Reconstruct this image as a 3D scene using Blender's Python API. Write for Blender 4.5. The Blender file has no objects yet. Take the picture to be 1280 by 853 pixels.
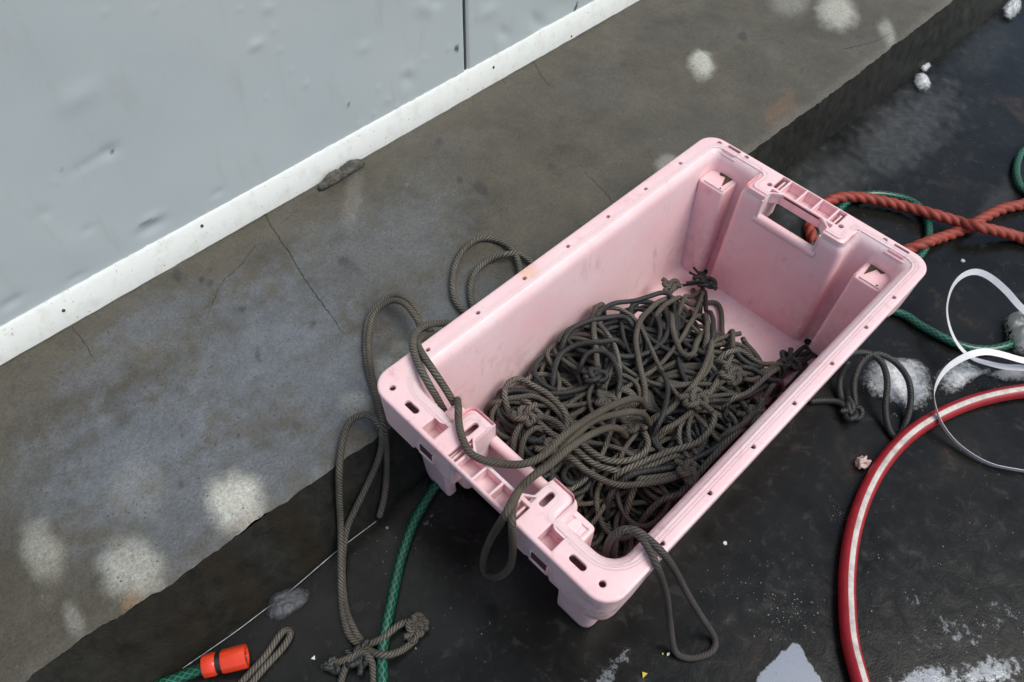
import bpy, bmesh, math, random
import numpy as np
from mathutils import Vector, noise
random.seed(7); RNG = np.random.default_rng(7)
S = bpy.context.scene
COL = S.collection
rad = math.radians

# ------------------------------------------------------------------ camera
# survey of the place: crate lengthwise along X, wall along X at y = 1.08, z up, lens centre over the origin
RC = np.array([[0.70945325, -0.55328483, 0.43652261],
               [-0.7041471, -0.58216509, 0.40652266],
               [0.0292054, -0.59578495, -0.80261282]])
CAM = np.array([0, 0, 1.2207]); FPX = 987.01
cd = bpy.data.cameras.new('camera'); cam = bpy.data.objects.new('camera', cd); COL.objects.link(cam)
cd.sensor_width = 36; cd.lens = FPX / 1280 * 36; cd.clip_start = .02; cd.clip_end = 500
from mathutils import Matrix
m = Matrix.Identity(4)
for i in range(3):
    m[i][0] = RC[i][0]; m[i][1] = -RC[i][1]; m[i][2] = -RC[i][2]; m[i][3] = CAM[i]
cam.matrix_world = m
S.camera = cam

def ray(px, py): return RC @ np.array([px - 640., py - 426.5, FPX])
def at(px, py, z): r = ray(px, py); return CAM + r * ((z - CAM[2]) / r[2])
def aty(px, py, y): r = ray(px, py); return CAM + r * ((y - CAM[1]) / r[1])
def atx(px, py, x): r = ray(px, py); return CAM + r * ((x - CAM[0]) / r[0])

# ------------------------------------------------------------------ object helpers
def tag(o, label=None, cat=None, group=None, kind=None):
    if label: o['label'] = label
    if cat: o['category'] = cat
    if group: o['group'] = group
    if kind: o['kind'] = kind
    return o
def empty(name, loc, label, cat, group=None):
    o = bpy.data.objects.new(name, None); o.location = loc; o.empty_display_size = .05
    COL.objects.link(o); return tag(o, label, cat, group)
def link(name, me, mat, parent=None, smooth=True):
    if mat: me.materials.clear(); me.materials.append(mat)
    if smooth:
        me.polygons.foreach_set('use_smooth', [True] * len(me.polygons))
    o = bpy.data.objects.new(name, me); COL.objects.link(o)
    if parent is not None:
        o.parent = parent
        off = Vector(parent.location); p = parent.parent
        while p is not None: off += Vector(p.location); p = p.parent
        o.location = -off if parent.type == 'EMPTY' else Vector((0, 0, 0))
    return o
class MB:
    """collects verts/faces (world metres) for one mesh"""
    def __init__(s): s.v = []; s.f = []; s.uv = []
    def add(s, v, f):
        n = len(s.v); s.v += [tuple(map(float, p)) for p in v]; s.f += [tuple(i + n for i in q) for q in f]
    def box(s, x0, x1, y0, y1, z0, z1, tx=0, ty=0):
        v = [(x0 - tx, y0 - ty, z0), (x1 + tx, y0 - ty, z0), (x1 + tx, y1 + ty, z0), (x0 - tx, y1 + ty, z0),
             (x0, y0, z1), (x1, y0, z1), (x1, y1, z1), (x0, y1, z1)]
        s.add(v, [(3, 2, 1, 0), (4, 5, 6, 7), (0, 1, 5, 4), (1, 2, 6, 5), (2, 3, 7, 6), (3, 0, 4, 7)])
    def loft(s, rings, close0=True, close1=True):
        n = len(rings[0]); v = [p for r in rings for p in r]; f = []
        for k in range(len(rings) - 1):
            for i in range(n):
                j = (i + 1) % n
                f.append((k * n + i, k * n + j, (k + 1) * n + j, (k + 1) * n + i))
        if close0: f.append(tuple(range(n))[::-1])
        if close1: f.append(tuple((len(rings) - 1) * n + i for i in range(n)))
        s.add(v, f)
    def mesh(s, name):
        me = bpy.data.meshes.new(name); me.from_pydata(s.v, [], s.f); me.update(); return me
    def build(s, name, mat, parent=None, smooth=True, sharp=None):
        me = s.mesh(name); o = link(name, me, mat, parent, smooth)
        if sharp is not None: set_sharp(me, sharp)
        return o
def set_sharp(me, ang):
    bm = bmesh.new(); bm.from_mesh(me)
    bmesh.ops.recalc_face_normals(bm, faces=bm.faces)
    for e in bm.edges:
        e.smooth = not (len(e.link_faces) == 2 and e.calc_face_angle(0) > rad(ang))
    for f in bm.faces: f.smooth = True
    bm.to_mesh(me); bm.free()

def rrect(x0, x1, y0, y1, r, z, n=6):
    out = []
    for cx, cy, a in ((x1 - r, y1 - r, 0), (x0 + r, y1 - r, 90), (x0 + r, y0 + r, 180), (x1 - r, y0 + r, 270)):
        for k in range(n + 1):
            t = rad(a + 90 * k / n); out.append((cx + r * math.cos(t), cy + r * math.sin(t), z))
    return out
def rounded_block(mb, x0, x1, y0, y1, z0, z1, r=.006, b=.003, t0=0.0):
    """upright rounded block with softened top; t0 = how much wider it is at the foot"""
    rings = [rrect(x0 - t0, x1 + t0, y0 - t0, y1 + t0, r, z0), rrect(x0, x1, y0, y1, r, z1 - b)]
    for k in (1, 2, 3):
        a = rad(30 * k); d = b * (1 - math.cos(a)); rings.append(rrect(x0 + d, x1 - d, y0 + d, y1 - d, max(r - d, .0006), z1 - b + b * math.sin(a)))
    mb.loft(rings)

def catmull(pts, step):
    P = np.array(pts, float); n = len(P)
    if n < 3: 
        L = np.linalg.norm(P[-1] - P[0]); k = max(2, int(L / step)); t = np.linspace(0, 1, k + 1)[:, None]; return P[0] * (1 - t) + P[-1] * t
    Q = np.vstack([2 * P[0] - P[1], P, 2 * P[-1] - P[-2]]); out = []
    for i in range(n - 1):
        p0, p1, p2, p3 = Q[i:i + 4]
        k = 16; t = np.linspace(0, 1, k, endpoint=False)[:, None]
        out.append(.5 * ((2 * p1) + (-p0 + p2) * t + (2 * p0 - 5 * p1 + 4 * p2 - p3) * t ** 2 + (-p0 + 3 * p1 - 3 * p2 + p3) * t ** 3))
    out.append(P[-1:]); C = np.vstack(out)
    d = np.r_[0, np.cumsum(np.linalg.norm(np.diff(C, axis=0), axis=1))]
    m_ = max(3, int(d[-1] / step)); s = np.linspace(0, d[-1], m_ + 1)
    return np.stack([np.interp(s, d, C[:, k]) for k in range(3)], 1)

def smooth1(z, k):
    for _ in range(k):
        z = np.r_[z[0], .25 * z[:-2] + .5 * z[1:-1] + .25 * z[2:], z[-1]]
    return z
def frames(P):
    T = np.gradient(P, axis=0); T /= np.linalg.norm(T, axis=1)[:, None] + 1e-12
    n = np.cross(T[0], [0, 0, 1.]);
    if np.linalg.norm(n) < 1e-3: n = np.cross(T[0], [1., 0, 0])
    n /= np.linalg.norm(n); N = [n]
    for i in range(1, len(P)):
        n = N[-1] - T[i] * (N[-1] @ T[i]); n /= np.linalg.norm(n) + 1e-12; N.append(n)
    N = np.array(N); return T, N, np.cross(T, N)
def tube_mesh(name, paths, r, sides=10, lobes=0, amp=0, lay=.05, phase=0, rr=None):
    """one mesh of round tubes along paths, UV = (turn, metres)"""
    VV = []; FF = []; UV = []; base = 0
    if isinstance(paths, np.ndarray): paths = [paths]
    for P in paths:
        T, N, B = frames(P); n = len(P)
        s = np.r_[0, np.cumsum(np.linalg.norm(np.diff(P, axis=0), axis=1))]
        th = np.linspace(0, 2 * math.pi, sides, endpoint=False)
        R = np.full((n, sides), float(r))
        if rr is not None: R *= rr(s / s[-1])[:, None]
        if lobes: R *= 1 + amp * (np.abs(np.cos(lobes / 2 * (th[None, :] - 2 * math.pi * s[:, None] / lay))) - .55)
        tw = phase
        V = P[:, None, :] + R[..., None] * (np.cos(th + tw)[None, :, None] * N[:, None, :] + np.sin(th + tw)[None, :, None] * B[:, None, :])
        VV.append(V.reshape(-1, 3))
        i = np.arange(n - 1)[:, None] * sides; j = np.arange(sides)[None, :]; j2 = (j + 1) % sides
        F = np.stack([i + j, i + j2, i + sides + j2, i + sides + j], -1).reshape(-1, 4) + base
        FF.append(F)
        a = np.broadcast_to(j / sides, (n - 1, sides)); a2 = a + 1 / sides
        s0 = np.broadcast_to(s[:-1, None], a.shape); s1 = np.broadcast_to(s[1:, None], a.shape)
        UV.append(np.stack([np.stack([a, s0], -1), np.stack([a2, s0], -1), np.stack([a2, s1], -1), np.stack([a, s1], -1)], 2).reshape(-1, 2))
        base += n * sides
    V = np.vstack(VV); F = np.vstack(FF); UVs = np.vstack(UV)
    caps = []; b = 0
    for P in paths:
        caps.append(list(range(b, b + sides))[::-1]); e = b + (len(P) - 1) * sides; caps.append(list(range(e, e + sides))); b += len(P) * sides
    me = bpy.data.meshes.new(name)
    me.vertices.add(len(V)); me.vertices.foreach_set('co', V.ravel().astype(np.float32))
    nl = F.size + len(caps) * sides; me.loops.add(nl)
    li = np.r_[F.ravel(), np.array(caps).ravel()].astype(np.int32); me.loops.foreach_set('vertex_index', li)
    np_ = len(F) + len(caps); me.polygons.add(np_)
    me.polygons.foreach_set('loop_start', np.r_[np.arange(len(F)) * 4, F.size + np.arange(len(caps)) * sides].astype(np.int32))
    me.update(calc_edges=True)
    u = me.uv_layers.new(name='UVMap'); full = np.zeros((nl, 2), np.float32); full[:len(UVs)] = UVs; u.data.foreach_set('uv', full.ravel())
    me.validate(); return me

# ------------------------------------------------------------------ materials
class NT:
    def __init__(s, name):
        s.m = bpy.data.materials.new(name); s.m.use_nodes = True; s.t = s.m.node_tree; s.n = s.t.nodes
        s.b = s.n['Principled BSDF']; s.out = s.n['Material Output']
    def new(s, typ, **kw):
        n = s.n.new(typ)
        for k, v in kw.items(): setattr(n, k, v)
        return n
    def ln(s, a, b): s.t.links.new(a, b)
    def set(s, **kw):
        for k, v in kw.items():
            k = k.replace('_', ' ')
            i = s.b.inputs[k]
            if isinstance(v, bpy.types.NodeSocket): s.ln(v, i)
            elif isinstance(v, tuple): i.default_value = (*v, 1) if len(v) == 3 else v
            else: i.default_value = v
    def obj(s): 
        return s.new('ShaderNodeTexCoord').outputs['Object']
    def gen_pos(s): return s.new('ShaderNodeNewGeometry').outputs['Position']
    def noise(s, vec, scale, detail=6, rough=.55, dist=0, dim='3D'):
        n = s.new('ShaderNodeTexNoise'); n.inputs['Scale'].default_value = scale; n.inputs['Detail'].default_value = detail
        n.inputs['Roughness'].default_value = rough; n.inputs['Distortion'].default_value = dist; s.ln(vec, n.inputs['Vector']); return n.outputs['Fac']
    def ramp(s, fac, *stops):
        r = s.new('ShaderNodeValToRGB'); e = r.color_ramp.elements
        while len(e) < len(stops): e.new(.5)
        for x, (p, c) in zip(e, stops):
            x.position = p; x.color = (c, c, c, 1) if isinstance(c, (int, float)) else (*c, 1)
        s.ln(fac, r.inputs['Fac']); return r.outputs['Color']
    def mix(s, fac, a, b, mode='MIX'):
        n = s.new('ShaderNodeMix', data_type='RGBA', blend_type=mode)
        for sock, v in ((n.inputs[0], fac), (n.inputs[6], a), (n.inputs[7], b)):
            if isinstance(v, bpy.types.NodeSocket): s.ln(v, sock)
            elif isinstance(v, tuple): sock.default_value = (*v, 1)
            else: sock.default_value = v
        return n.outputs[2]
    def math(s, op, a, b=0., c=None, clamp=False):
        n = s.new('ShaderNodeMath', operation=op); n.use_clamp = clamp
        for k, v in enumerate((a, b) if c is None else (a, b, c)):
            if isinstance(v, bpy.types.NodeSocket): s.ln(v, n.inputs[k])
            else: n.inputs[k].default_value = v
        return n.outputs[0]
    def attr(s, name): return s.new('ShaderNodeAttribute', attribute_name=name).outputs['Fac']
    def scale(s, vec, sc):
        n = s.new('ShaderNodeMapping'); n.inputs['Scale'].default_value = sc; s.ln(vec, n.inputs['Vector']); return n.outputs[0]
    def bump(s, h, strength=.3, dist=.002, normal=None):
        n = s.new('ShaderNodeBump'); n.inputs['Strength'].default_value = strength; n.inputs['Distance'].default_value = dist
        s.ln(h, n.inputs['Height'])
        if normal is not None: s.ln(normal, n.inputs['Normal'])
        return n.outputs[0]

def mat_pink():
    t = NT('pink_plastic'); P = t.gen_pos()
    n1 = t.noise(P, 9, 5, .6); n2 = t.noise(P, 60, 6, .65); n3 = t.noise(t.scale(P, (1, 1, .35)), 30, 5, .7, .5)
    c = t.ramp(n1, (.35, (.93, .575, .60)), (.65, (.96, .655, .675)))
    dirt = t.math('MULTIPLY', t.ramp(n2, (.58, 0.), (.8, .8)), t.ramp(n1, (.5, 0.), (.62, .5)))
    c = t.mix(dirt, c, (.36, .25, .24))
    grime = t.ramp(n3, (.57, 0.), (.76, .5)); c = t.mix(grime, c, (.36, .25, .22))
    ds = t.new('ShaderNodeVectorMath', operation='DISTANCE'); t.ln(P, ds.inputs[0]); ds.inputs[1].default_value = (.327 + .300, .1165 + .440, .28)
    c = t.mix(t.ramp(t.math('ADD', ds.outputs['Value'], t.math('MULTIPLY', n2, .02)), (.016, .5), (.034, 0.)), c, (.80, .42, .22))
    sc = t.noise(t.scale(P, (8, 60, 60)), 9, 3, .6); c = t.mix(t.ramp(sc, (.66, 0.), (.72, .4)), c, (.50, .30, .29))
    for (sx_, sy_, sz_, rr_, w_) in ((.36, .512, .13, .045, .8), (.43, .520, .15, .03, .7), (.32, .12, .21, .05, .9), (.30, .30, .23, .05, .6), (.56, .515, .12, .05, .45), (1.06, .50, .08, .09, .35), (1.07, .2, .06, .09, .35)):
        d2 = t.new('ShaderNodeVectorMath', operation='DISTANCE'); t.ln(P, d2.inputs[0]); d2.inputs[1].default_value = (sx_, sy_, sz_)
        k = t.math('MULTIPLY', t.ramp(t.math('DIVIDE', d2.outputs['Value'], rr_ * 1.5), (.2, w_), (1., 0.)), t.ramp(t.noise(P, 45, 5, .6), (.42, 0.), (.66, 1.))); c = t.mix(k, c, (.42, .28, .25))
    bev = t.new('ShaderNodeBevel', samples=4); bev.inputs['Radius'].default_value = .003
    t.set(Base_Color=c, Roughness=t.ramp(n2, (.3, .33), (.7, .5)), Subsurface_Weight=.4, Subsurface_Scale=.014,
          Normal=t.bump(n2, .12, .001, bev.outputs[0]))
    t.b.inputs['Subsurface Radius'].default_value = (1, .35, .35)
    return t.m
def mat_rope(name, dark, mid, light, lay=.0068, wet=.75, flk=.5):
    t = NT(name); uv = t.new('ShaderNodeTexCoord').outputs['UV']; P = t.gen_pos()
    sx = t.new('ShaderNodeSeparateXYZ'); t.ln(uv, sx.inputs[0])
    ph = t.math('ADD', t.math('MULTIPLY', sx.outputs[0], 5.0), t.math('DIVIDE', sx.outputs[1], lay))
    ph = t.math('ADD', ph, t.math('MULTIPLY', t.noise(P, 160, 3), .9))
    w = t.math('MULTIPLY_ADD', t.math('SINE', t.math('MULTIPLY', ph, 2 * math.pi)), .5, .5)
    fib = t.noise(P, 900, 3, .7); big = t.noise(P, 14, 4, .6)
    c = t.ramp(w, (.05, dark), (.45, mid), (.9, light))
    c = t.mix(t.ramp(big, (.35, .65), (.62, 0.)), c, dark)
    c = t.mix(t.ramp(fib, (.35, flk), (.6, 0.)), c, dark)
    h = t.math('ADD', t.math('MULTIPLY', w, 1.), t.math('MULTIPLY', fib, .9))
    t.set(Base_Color=c, Roughness=wet, Specular_IOR_Level=.4, Normal=t.bump(h, .6, .0010)); return t.m
def mat_hose_green():
    t = NT('green_mesh_hose'); uv = t.new('ShaderNodeTexCoord').outputs['UV']
    sx = t.new('ShaderNodeSeparateXYZ'); t.ln(uv, sx.inputs[0])
    a = t.math('MULTIPLY', sx.outputs[0], 6.); b = t.math('DIVIDE', sx.outputs[1], .013)
    def line(ph):
        f = t.math('FRACT', ph); d = t.math('ABSOLUTE', t.math('SUBTRACT', f, .5)); return t.ramp(d, (.05, 1.), (.12, 0.))
    l = t.math('MAXIMUM', line(t.math('ADD', a, b)), line(t.math('SUBTRACT', a, b)))
    nz = t.noise(t.gen_pos(), 40, 4)
    c = t.mix(l, (.002, .038, .024), (.022, .20, .12)); c = t.mix(t.ramp(nz, (.45, 0.), (.75, .5)), c, (.012, .03, .02))
    t.set(Base_Color=c, Roughness=.3, Coat_Weight=.3, Normal=t.bump(l, .15, .0006)); return t.m
def mat_simple(name, col, rough=.5, nscale=30, var=.25, bump=.1, dist=.001, **kw):
    t = NT(name); n = t.noise(t.gen_pos(), nscale, 5, .6)
    c = t.mix(t.ramp(n, (.35, 1.), (.65, 0.)), col, tuple(x * (1 - var) for x in col))
    t.set(Base_Color=c, Roughness=rough, Normal=t.bump(n, bump, dist), **kw); return t.m

PINK = mat_pink()
ROPE = mat_rope('grey_brown_rope', (.036, .032, .025), (.104, .093, .075), (.20, .18, .148), lay=.0055)
ROPE2 = mat_rope('pale_twist_rope', (.034, .031, .025), (.125, .115, .094), (.26, .245, .205), lay=.0072)
ROPED = mat_rope('wet_dark_rope', (.012, .013, .013), (.030, .032, .031), (.058, .06, .058), wet=.4, lay=.0055)
GREEN = mat_hose_green()

# ------------------------------------------------------------------ world + sun
W = bpy.data.worlds.new('World'); S.world = W; W.use_nodes = True
nt = W.node_tree; bg = nt.nodes['Background']; sky = nt.nodes.new('ShaderNodeTexSky')
sky.sky_type = 'NISHITA'; sky.sun_disc = False
SUN_EL, SUN_AZ = 58, 150      # azimuth measured clockwise from +Y: the light comes from the open side facing the wall
sky.sun_elevation = rad(SUN_EL); sky.sun_rotation = rad(SUN_AZ); sky.air_density = 1.3; sky.dust_density = 2.5; sky.ozone_density = 1.0
nt.links.new(sky.outputs[0], bg.inputs[0]); bg.inputs[1].default_value = .115
sl = bpy.data.lights.new('sun', 'SUN'); sl.energy = 1.9; sl.angle = rad(36); sl.color = (1, .985, .90)
so = bpy.data.objects.new('sun', sl); COL.objects.link(so); so.location = (0, -3, 5)
d = Vector((math.sin(rad(SUN_AZ)) * math.cos(rad(SUN_EL)), math.cos(rad(SUN_AZ)) * math.cos(rad(SUN_EL)), math.sin(rad(SUN_EL))))
so.rotation_euler = d.to_track_quat('Z', 'Y').to_euler()
S.view_settings.view_transform = 'Standard'; S.view_settings.look = 'None'; S.view_settings.gamma = 1
S.view_settings.exposure = 0.2
S.render.engine = 'CYCLES'

# ------------------------------------------------------------------ ground: floor, ledge
LZ = .15                     # height of the concrete ledge
def fbm(x, y, s, o=4, z=0.): 
    return noise.fractal(Vector((x * s, y * s, z)), .9, 2.1, o)
def grid_sheet(name, xs, ys, zf, attrs, mat, kind='structure', parent=None):
    X, Y = np.meshgrid(xs, ys); V = []; A = {k: [] for k in attrs}
    V = np.array([zf(x, y) for x, y in zip(X.ravel(), Y.ravel())])
    nx, ny = len(xs), len(ys)
    i = np.arange(ny - 1)[:, None] * nx + np.arange(nx - 1)[None, :]
    F = np.stack([i, i + 1, i + nx + 1, i + nx], -1).reshape(-1, 4)
    me = bpy.data.meshes.new(name); me.from_pydata(V.tolist(), [], F.tolist()); me.update()
    for k, fn in attrs.items():
        a = me.attributes.new(k, 'FLOAT', 'POINT'); a.data.foreach_set('value', np.array([fn(v[0], v[1]) for v in V], np.float32))
    o = link(name, me, mat, parent)
    if kind: o['kind'] = kind
    return o
def spans(*segs):
    out = []
    for a, b, st in segs: out += list(np.arange(a, b - 1e-9, st))
    return np.array(out + [segs[-1][1]])
def ss(a, b, x): t = min(1, max(0, (x - a) / (b - a))); return t * t * (3 - 2 * t)

EDGE = [at(*p, LZ) for p in ((0, 870), (110, 790), (200, 737), (340, 635), (470, 545), (700, 365), (935, 190), (1060, 100), (1190, 0))]
FOOT = [at(*p, 0) for p in ((120, 920), (205, 853), (470, 650), (700, 447), (980, 215), (1110, 118), (1240, 20))]
def edge_y(x):
    y = np.interp(x, [p[0] for p in EDGE], [p[1] for p in EDGE]); return y + .0035 * fbm(x, 3.1, 22, 5) + .002 * fbm(x, 1.1, 90, 3)
def foot_y(x): return np.interp(x, [p[0] for p in FOOT], [p[1] for p in FOOT]) + .002 * fbm(x, 7.7, 20, 3)

def pxblob(lst, z):
    out = []
    for (px, py, rx, ry, rot, w) in lst:
        c = at(px, py, z)
        out.append((px, py, rx, ry, rad(rot), w))
    return out
def img(x, y, z):            # surveyed position -> photo pixel, to copy the stain map onto the concrete
    c = RC.T @ (np.array([x, y, z]) - CAM); return c[0] / c[2] * FPX + 640, c[1] / c[2] * FPX + 426.5
def blobs(lst, z, soft=.5, rag=.35, seed=0.):
    def f(x, y):
        q = img(x, y, z); v = 0
        n = fbm(x, y, 38, 5, seed) * rag
        for (px, py, rx, ry, rot, w) in lst:
            dx, dy = q[0] - px, q[1] - py
            c, s = math.cos(rad(rot)), math.sin(rad(rot))
            d_ = math.hypot((dx * c + dy * s) / rx, (-dx * s + dy * c) / ry) + n
            v = max(v, w * (1 - ss(1 - soft, 1 + soft * .6, d_)))
        return v
    return f
# lime / scum blooms on the ledge top
WHITE = [(293, 627, 37, 36, 20, 1.), (165, 712, 42, 38, 20, .62), (52, 690, 26, 38, -20, .42), (92, 775, 12, 22, -20, .3),
         (1045, 16, 26, 22, 30, .8), (876, 81, 15, 18, -20, .95), (1108, 40, 10, 17, -25, .5), (832, 205, 14, 12, 0, .4),
         (488, 462, 22, 18, 0, .45), (442, 505, 20, 16, 0, .3), (500, 440, 15, 15, 0, .2), (170, 610, 40, 40, 0, .12), (440, 250, 12, 40, 10, .12), (985, 0, 25, 20, 0, .3)]
RUST = [(165, 752, 13, 20, 10, .75), (975, 135, 15, 22, 25, .5), (300, 655, 22, 8, -30, .35), (965, 148, 8, 10, 0, .5)]
DARKB = [(70, 585, 130, 20, -33, .45), (170, 480, 130, 16, -32, .6), (60, 520, 90, 18, -33, .6), (300, 395, 60, 12, -33, .35), (70, 800, 130, 60, -25, .8), (10, 730, 60, 80, 0, .75), (0, 640, 40, 60, 0, .5)]  # brown mud bands, plus corner shade painted in by the lower-left blobs
SPOT = [(222, 345, 5, 6, 0, .9), (252, 350, 4, 4, 0, .9), (262, 355, 4, 3, 0, .7), (303, 387, 4, 4, 0, .9), (293, 432, 2.5, 2.5, 0, .9), (323, 443, 3, 10, -10, .6),
        (391, 405, 3.5, 3, 0, .9), (430, 327, 6, 5, 0, .7), (440, 334, 14, 5, 30, .35), (227, 533, 3, 3, 0, .9), (240, 533, 2, 2, 0, .9), (263, 337, 2, 3, 0, .9),
        (370, 533, 6, 5, 0, .5), (365, 545, 5, 4, 0, .4), (600, 235, 12, 6, 40, .75), (575, 225, 4, 4, 0, .8), (548, 176, 4, 4, 0, .6), (928, 46, 7, 5, 20, .8), (780, 80, 4, 4, 0, .5),
        (690, 210, 5, 5, 0, .5), (86, 628, 2, 2, 0, .9), (226, 606, 2, 3, 0, .9), (226, 544, 2, 2, 0, .8), (262, 565, 2, 3, 0, .9), (299, 545, 2, 2, 0, .9), (192, 373, 2, 2, 0, .9), (180, 403, 2, 2, 0, .9)]
BLUE = [(330, 440, 150, 90, -30, .9), (170, 560, 160, 80, -25, 1.), (250, 620, 150, 80, -30, .8), (450, 330, 110, 70, -30, .5), (120, 470, 60, 30, -30, .5), (200, 400, 90, 30, -30, .6), (330, 590, 110, 50, -30, .7), (500, 300, 90, 60, -30, .55), (560, 400, 80, 60, -30, .6), (420, 480, 80, 60, -30, .9), (60, 600, 90, 60, -30, .5)]

def mat_ledge():
    t = NT('ledge_concrete'); P = t.gen_pos()
    n1 = t.noise(P, 5, 7, .6); n2 = t.noise(P, 26, 7, .65, .4); n3 = t.noise(P, 480, 4, .75); n4 = t.noise(P, 120, 6, .75)
    vo = t.new('ShaderNodeTexVoronoi', feature='DISTANCE_TO_EDGE'); vo.inputs['Scale'].default_value = 85; vw = t.new('ShaderNodeVectorMath', operation='MULTIPLY_ADD'); t.ln(P, vw.inputs[0]); vw.inputs[1].default_value = (1, 1, 1); nn_ = t.new('ShaderNodeTexNoise'); nn_.inputs['Scale'].default_value = 60; t.ln(P, nn_.inputs['Vector']); vs = t.new('ShaderNodeVectorMath', operation='SCALE'); t.ln(nn_.outputs['Color'], vs.inputs[0]); vs.inputs['Scale'].default_value = .02; t.ln(vs.outputs[0], vw.inputs[2]); t.ln(vw.outputs[0], vo.inputs['Vector']); vd = vo.outputs['Distance']
    nb = t.noise(P, 9, 8, .62, .2); brown = t.mix(t.ramp(nb, (.28, 0.), (.72, 1.)), (.054, .047, .034), (.108, .096, .072))
    blue = t.mix(t.ramp(n2, (.3, 0.), (.7, 1.)), (.100, .112, .130), (.160, .178, .203))
    f = t.math('ADD', t.attr('bluish'), t.math('MULTIPLY_ADD', n1, .7, -.35), clamp=True)
    c = t.mix(f, brown, blue)
    c = t.mix(t.math('MULTIPLY', t.attr('mud_shade'), t.ramp(n2, (.25, 1.), (.75, .45))), c, (.048, .04, .027))
    c = t.mix(t.ramp(n4, (.28, .35), (.42, 0.)), c, (.075, .07, .062))
    c = t.mix(t.math('MULTIPLY', t.attr('lime'), t.math('MULTIPLY', t.ramp(n4, (.25, .6), (.55, 1.)), t.ramp(vd, (.0, .82), (.05, 1.)))), c, (.52, .52, .46))
    c = t.mix(t.math('MULTIPLY', t.attr('rust'), t.ramp(n4, (.3, .6), (.65, 1.))), c, (.21, .115, .05))
    c = t.mix(t.attr('spot'), c, (.035, .033, .033))
    c = t.mix(t.ramp(n3, (.3, .6), (.45, 0.)), c, (.035, .032, .028)); c = t.mix(t.ramp(n3, (.62, 0.), (.76, .45)), c, (.30, .30, .28))
    n7 = t.noise(P, 230, 5, .8); c = t.mix(1., c, t.ramp(n7, (.28, .58), (.5, 1.), (.72, 1.42)), 'MULTIPLY')
    n8 = t.noise(t.scale(P, (1, .45, 1)), 75, 6, .75, .6); c = t.mix(t.ramp(n8, (.60, 0.), (.68, .4)), c, (.045, .04, .03)); c = t.mix(t.ramp(n8, (.28, .3), (.37, 0.)), c, (.26, .265, .26))
    pit = t.new('ShaderNodeTexVoronoi'); pit.inputs['Scale'].default_value = 95; t.ln(P, pit.inputs['Vector'])
    pm = t.math('MULTIPLY', t.ramp(pit.outputs['Distance'], (.10, 1.), (.17, 0.)), t.ramp(n2, (.48, 0.), (.56, 1.)))
    c = t.mix(t.math('MULTIPLY', pm, .8), c, (.03, .027, .025))
    h = t.math('ADD', t.math('MULTIPLY', n4, .9), t.math('MULTIPLY', n3, .5)); h = t.math('SUBTRACT', h, t.math('MULTIPLY', pm, .5))
    t.set(Base_Color=c, Roughness=t.ramp(n2, (.3, .28), (.7, .62)), Specular_IOR_Level=.5, Normal=t.bump(t.math('ADD', h, n7), .6, .0022)); return t.m
def mat_riser():
    t = NT('wet_riser_concrete'); P = t.gen_pos(); n2 = t.noise(t.scale(P, (1, 1, .6)), 34, 8, .72, .5); n3 = t.noise(P, 200, 5, .75)
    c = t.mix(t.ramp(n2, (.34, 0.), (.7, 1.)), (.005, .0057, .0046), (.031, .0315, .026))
    c = t.mix(t.math('MULTIPLY', t.attr('stain'), t.ramp(n2, (.3, .4), (.6, 1.))), c, (.020, .0145, .008))
    c = t.mix(t.ramp(n3, (.62, 0.), (.8, .3)), c, (.13, .125, .11))
    t.set(Base_Color=c, Roughness=.5, Specular_IOR_Level=.35, Normal=t.bump(t.math('ADD', n3, n2), .5, .003)); return t.m

# ledge top: one sheet from the wall foot to its broken edge
lime = blobs(WHITE, LZ, .55, .2); 
def ledge_z(x, yy):
    ey = edge_y(x); y = ey + (yy) * (1.16 - ey)
    z = LZ + .0016 * fbm(x, y, 9, 3) 
    if yy < .03: z -= .006 * (1 - yy / .03) ** 2 + .004 * max(0, fbm(x, .5, 40, 4)) * (1 - yy / .03)
    z += .008 * lime(x, y) if -.3 < x < 2.4 else 0
    return (x, y, z)
xs = spans((-4, -.4, .12), (-.4, 1.1, .0055), (1.1, 2.4, .011), (2.4, 9, .15))
ys = np.r_[np.linspace(0, .03, 4)[:-1], np.linspace(.03, 1, 92)]
ledge = grid_sheet('concrete_ledge', xs, ys, ledge_z,
    dict(lime=lime, rust=blobs(RUST, LZ, .8, .7, 3.), mud_shade=blobs(DARKB, LZ, .6, .6, 5.), spot=blobs(SPOT, LZ, .35, .5, 8.),
         bluish=blobs(BLUE, LZ, .8, .5, 11.)), mat_ledge())
def riser_v(x, t_):
    ey, fy = edge_y(x), foot_y(x); z = LZ - .007 - t_ * (LZ - .005)
    return (x, ey + (fy - ey) * t_ - (.002 + .003 * fbm(x, z, 25, 4)) * math.sin(t_ * math.pi), z)
xs2 = spans((-4, -.4, .12), (-.4, 2.4, .008), (2.4, 9, .15))
rst = lambda x, y: max(1 - ss(.0, .05, abs(x - .02)), 1 - ss(.0, .045, abs(x - .13)), .6 * (1 - ss(0, .2, abs(x + .1))))
riser = grid_sheet('ledge_riser', xs2, np.linspace(0, 1, 20), riser_v, dict(stain=rst), mat_riser())

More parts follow.
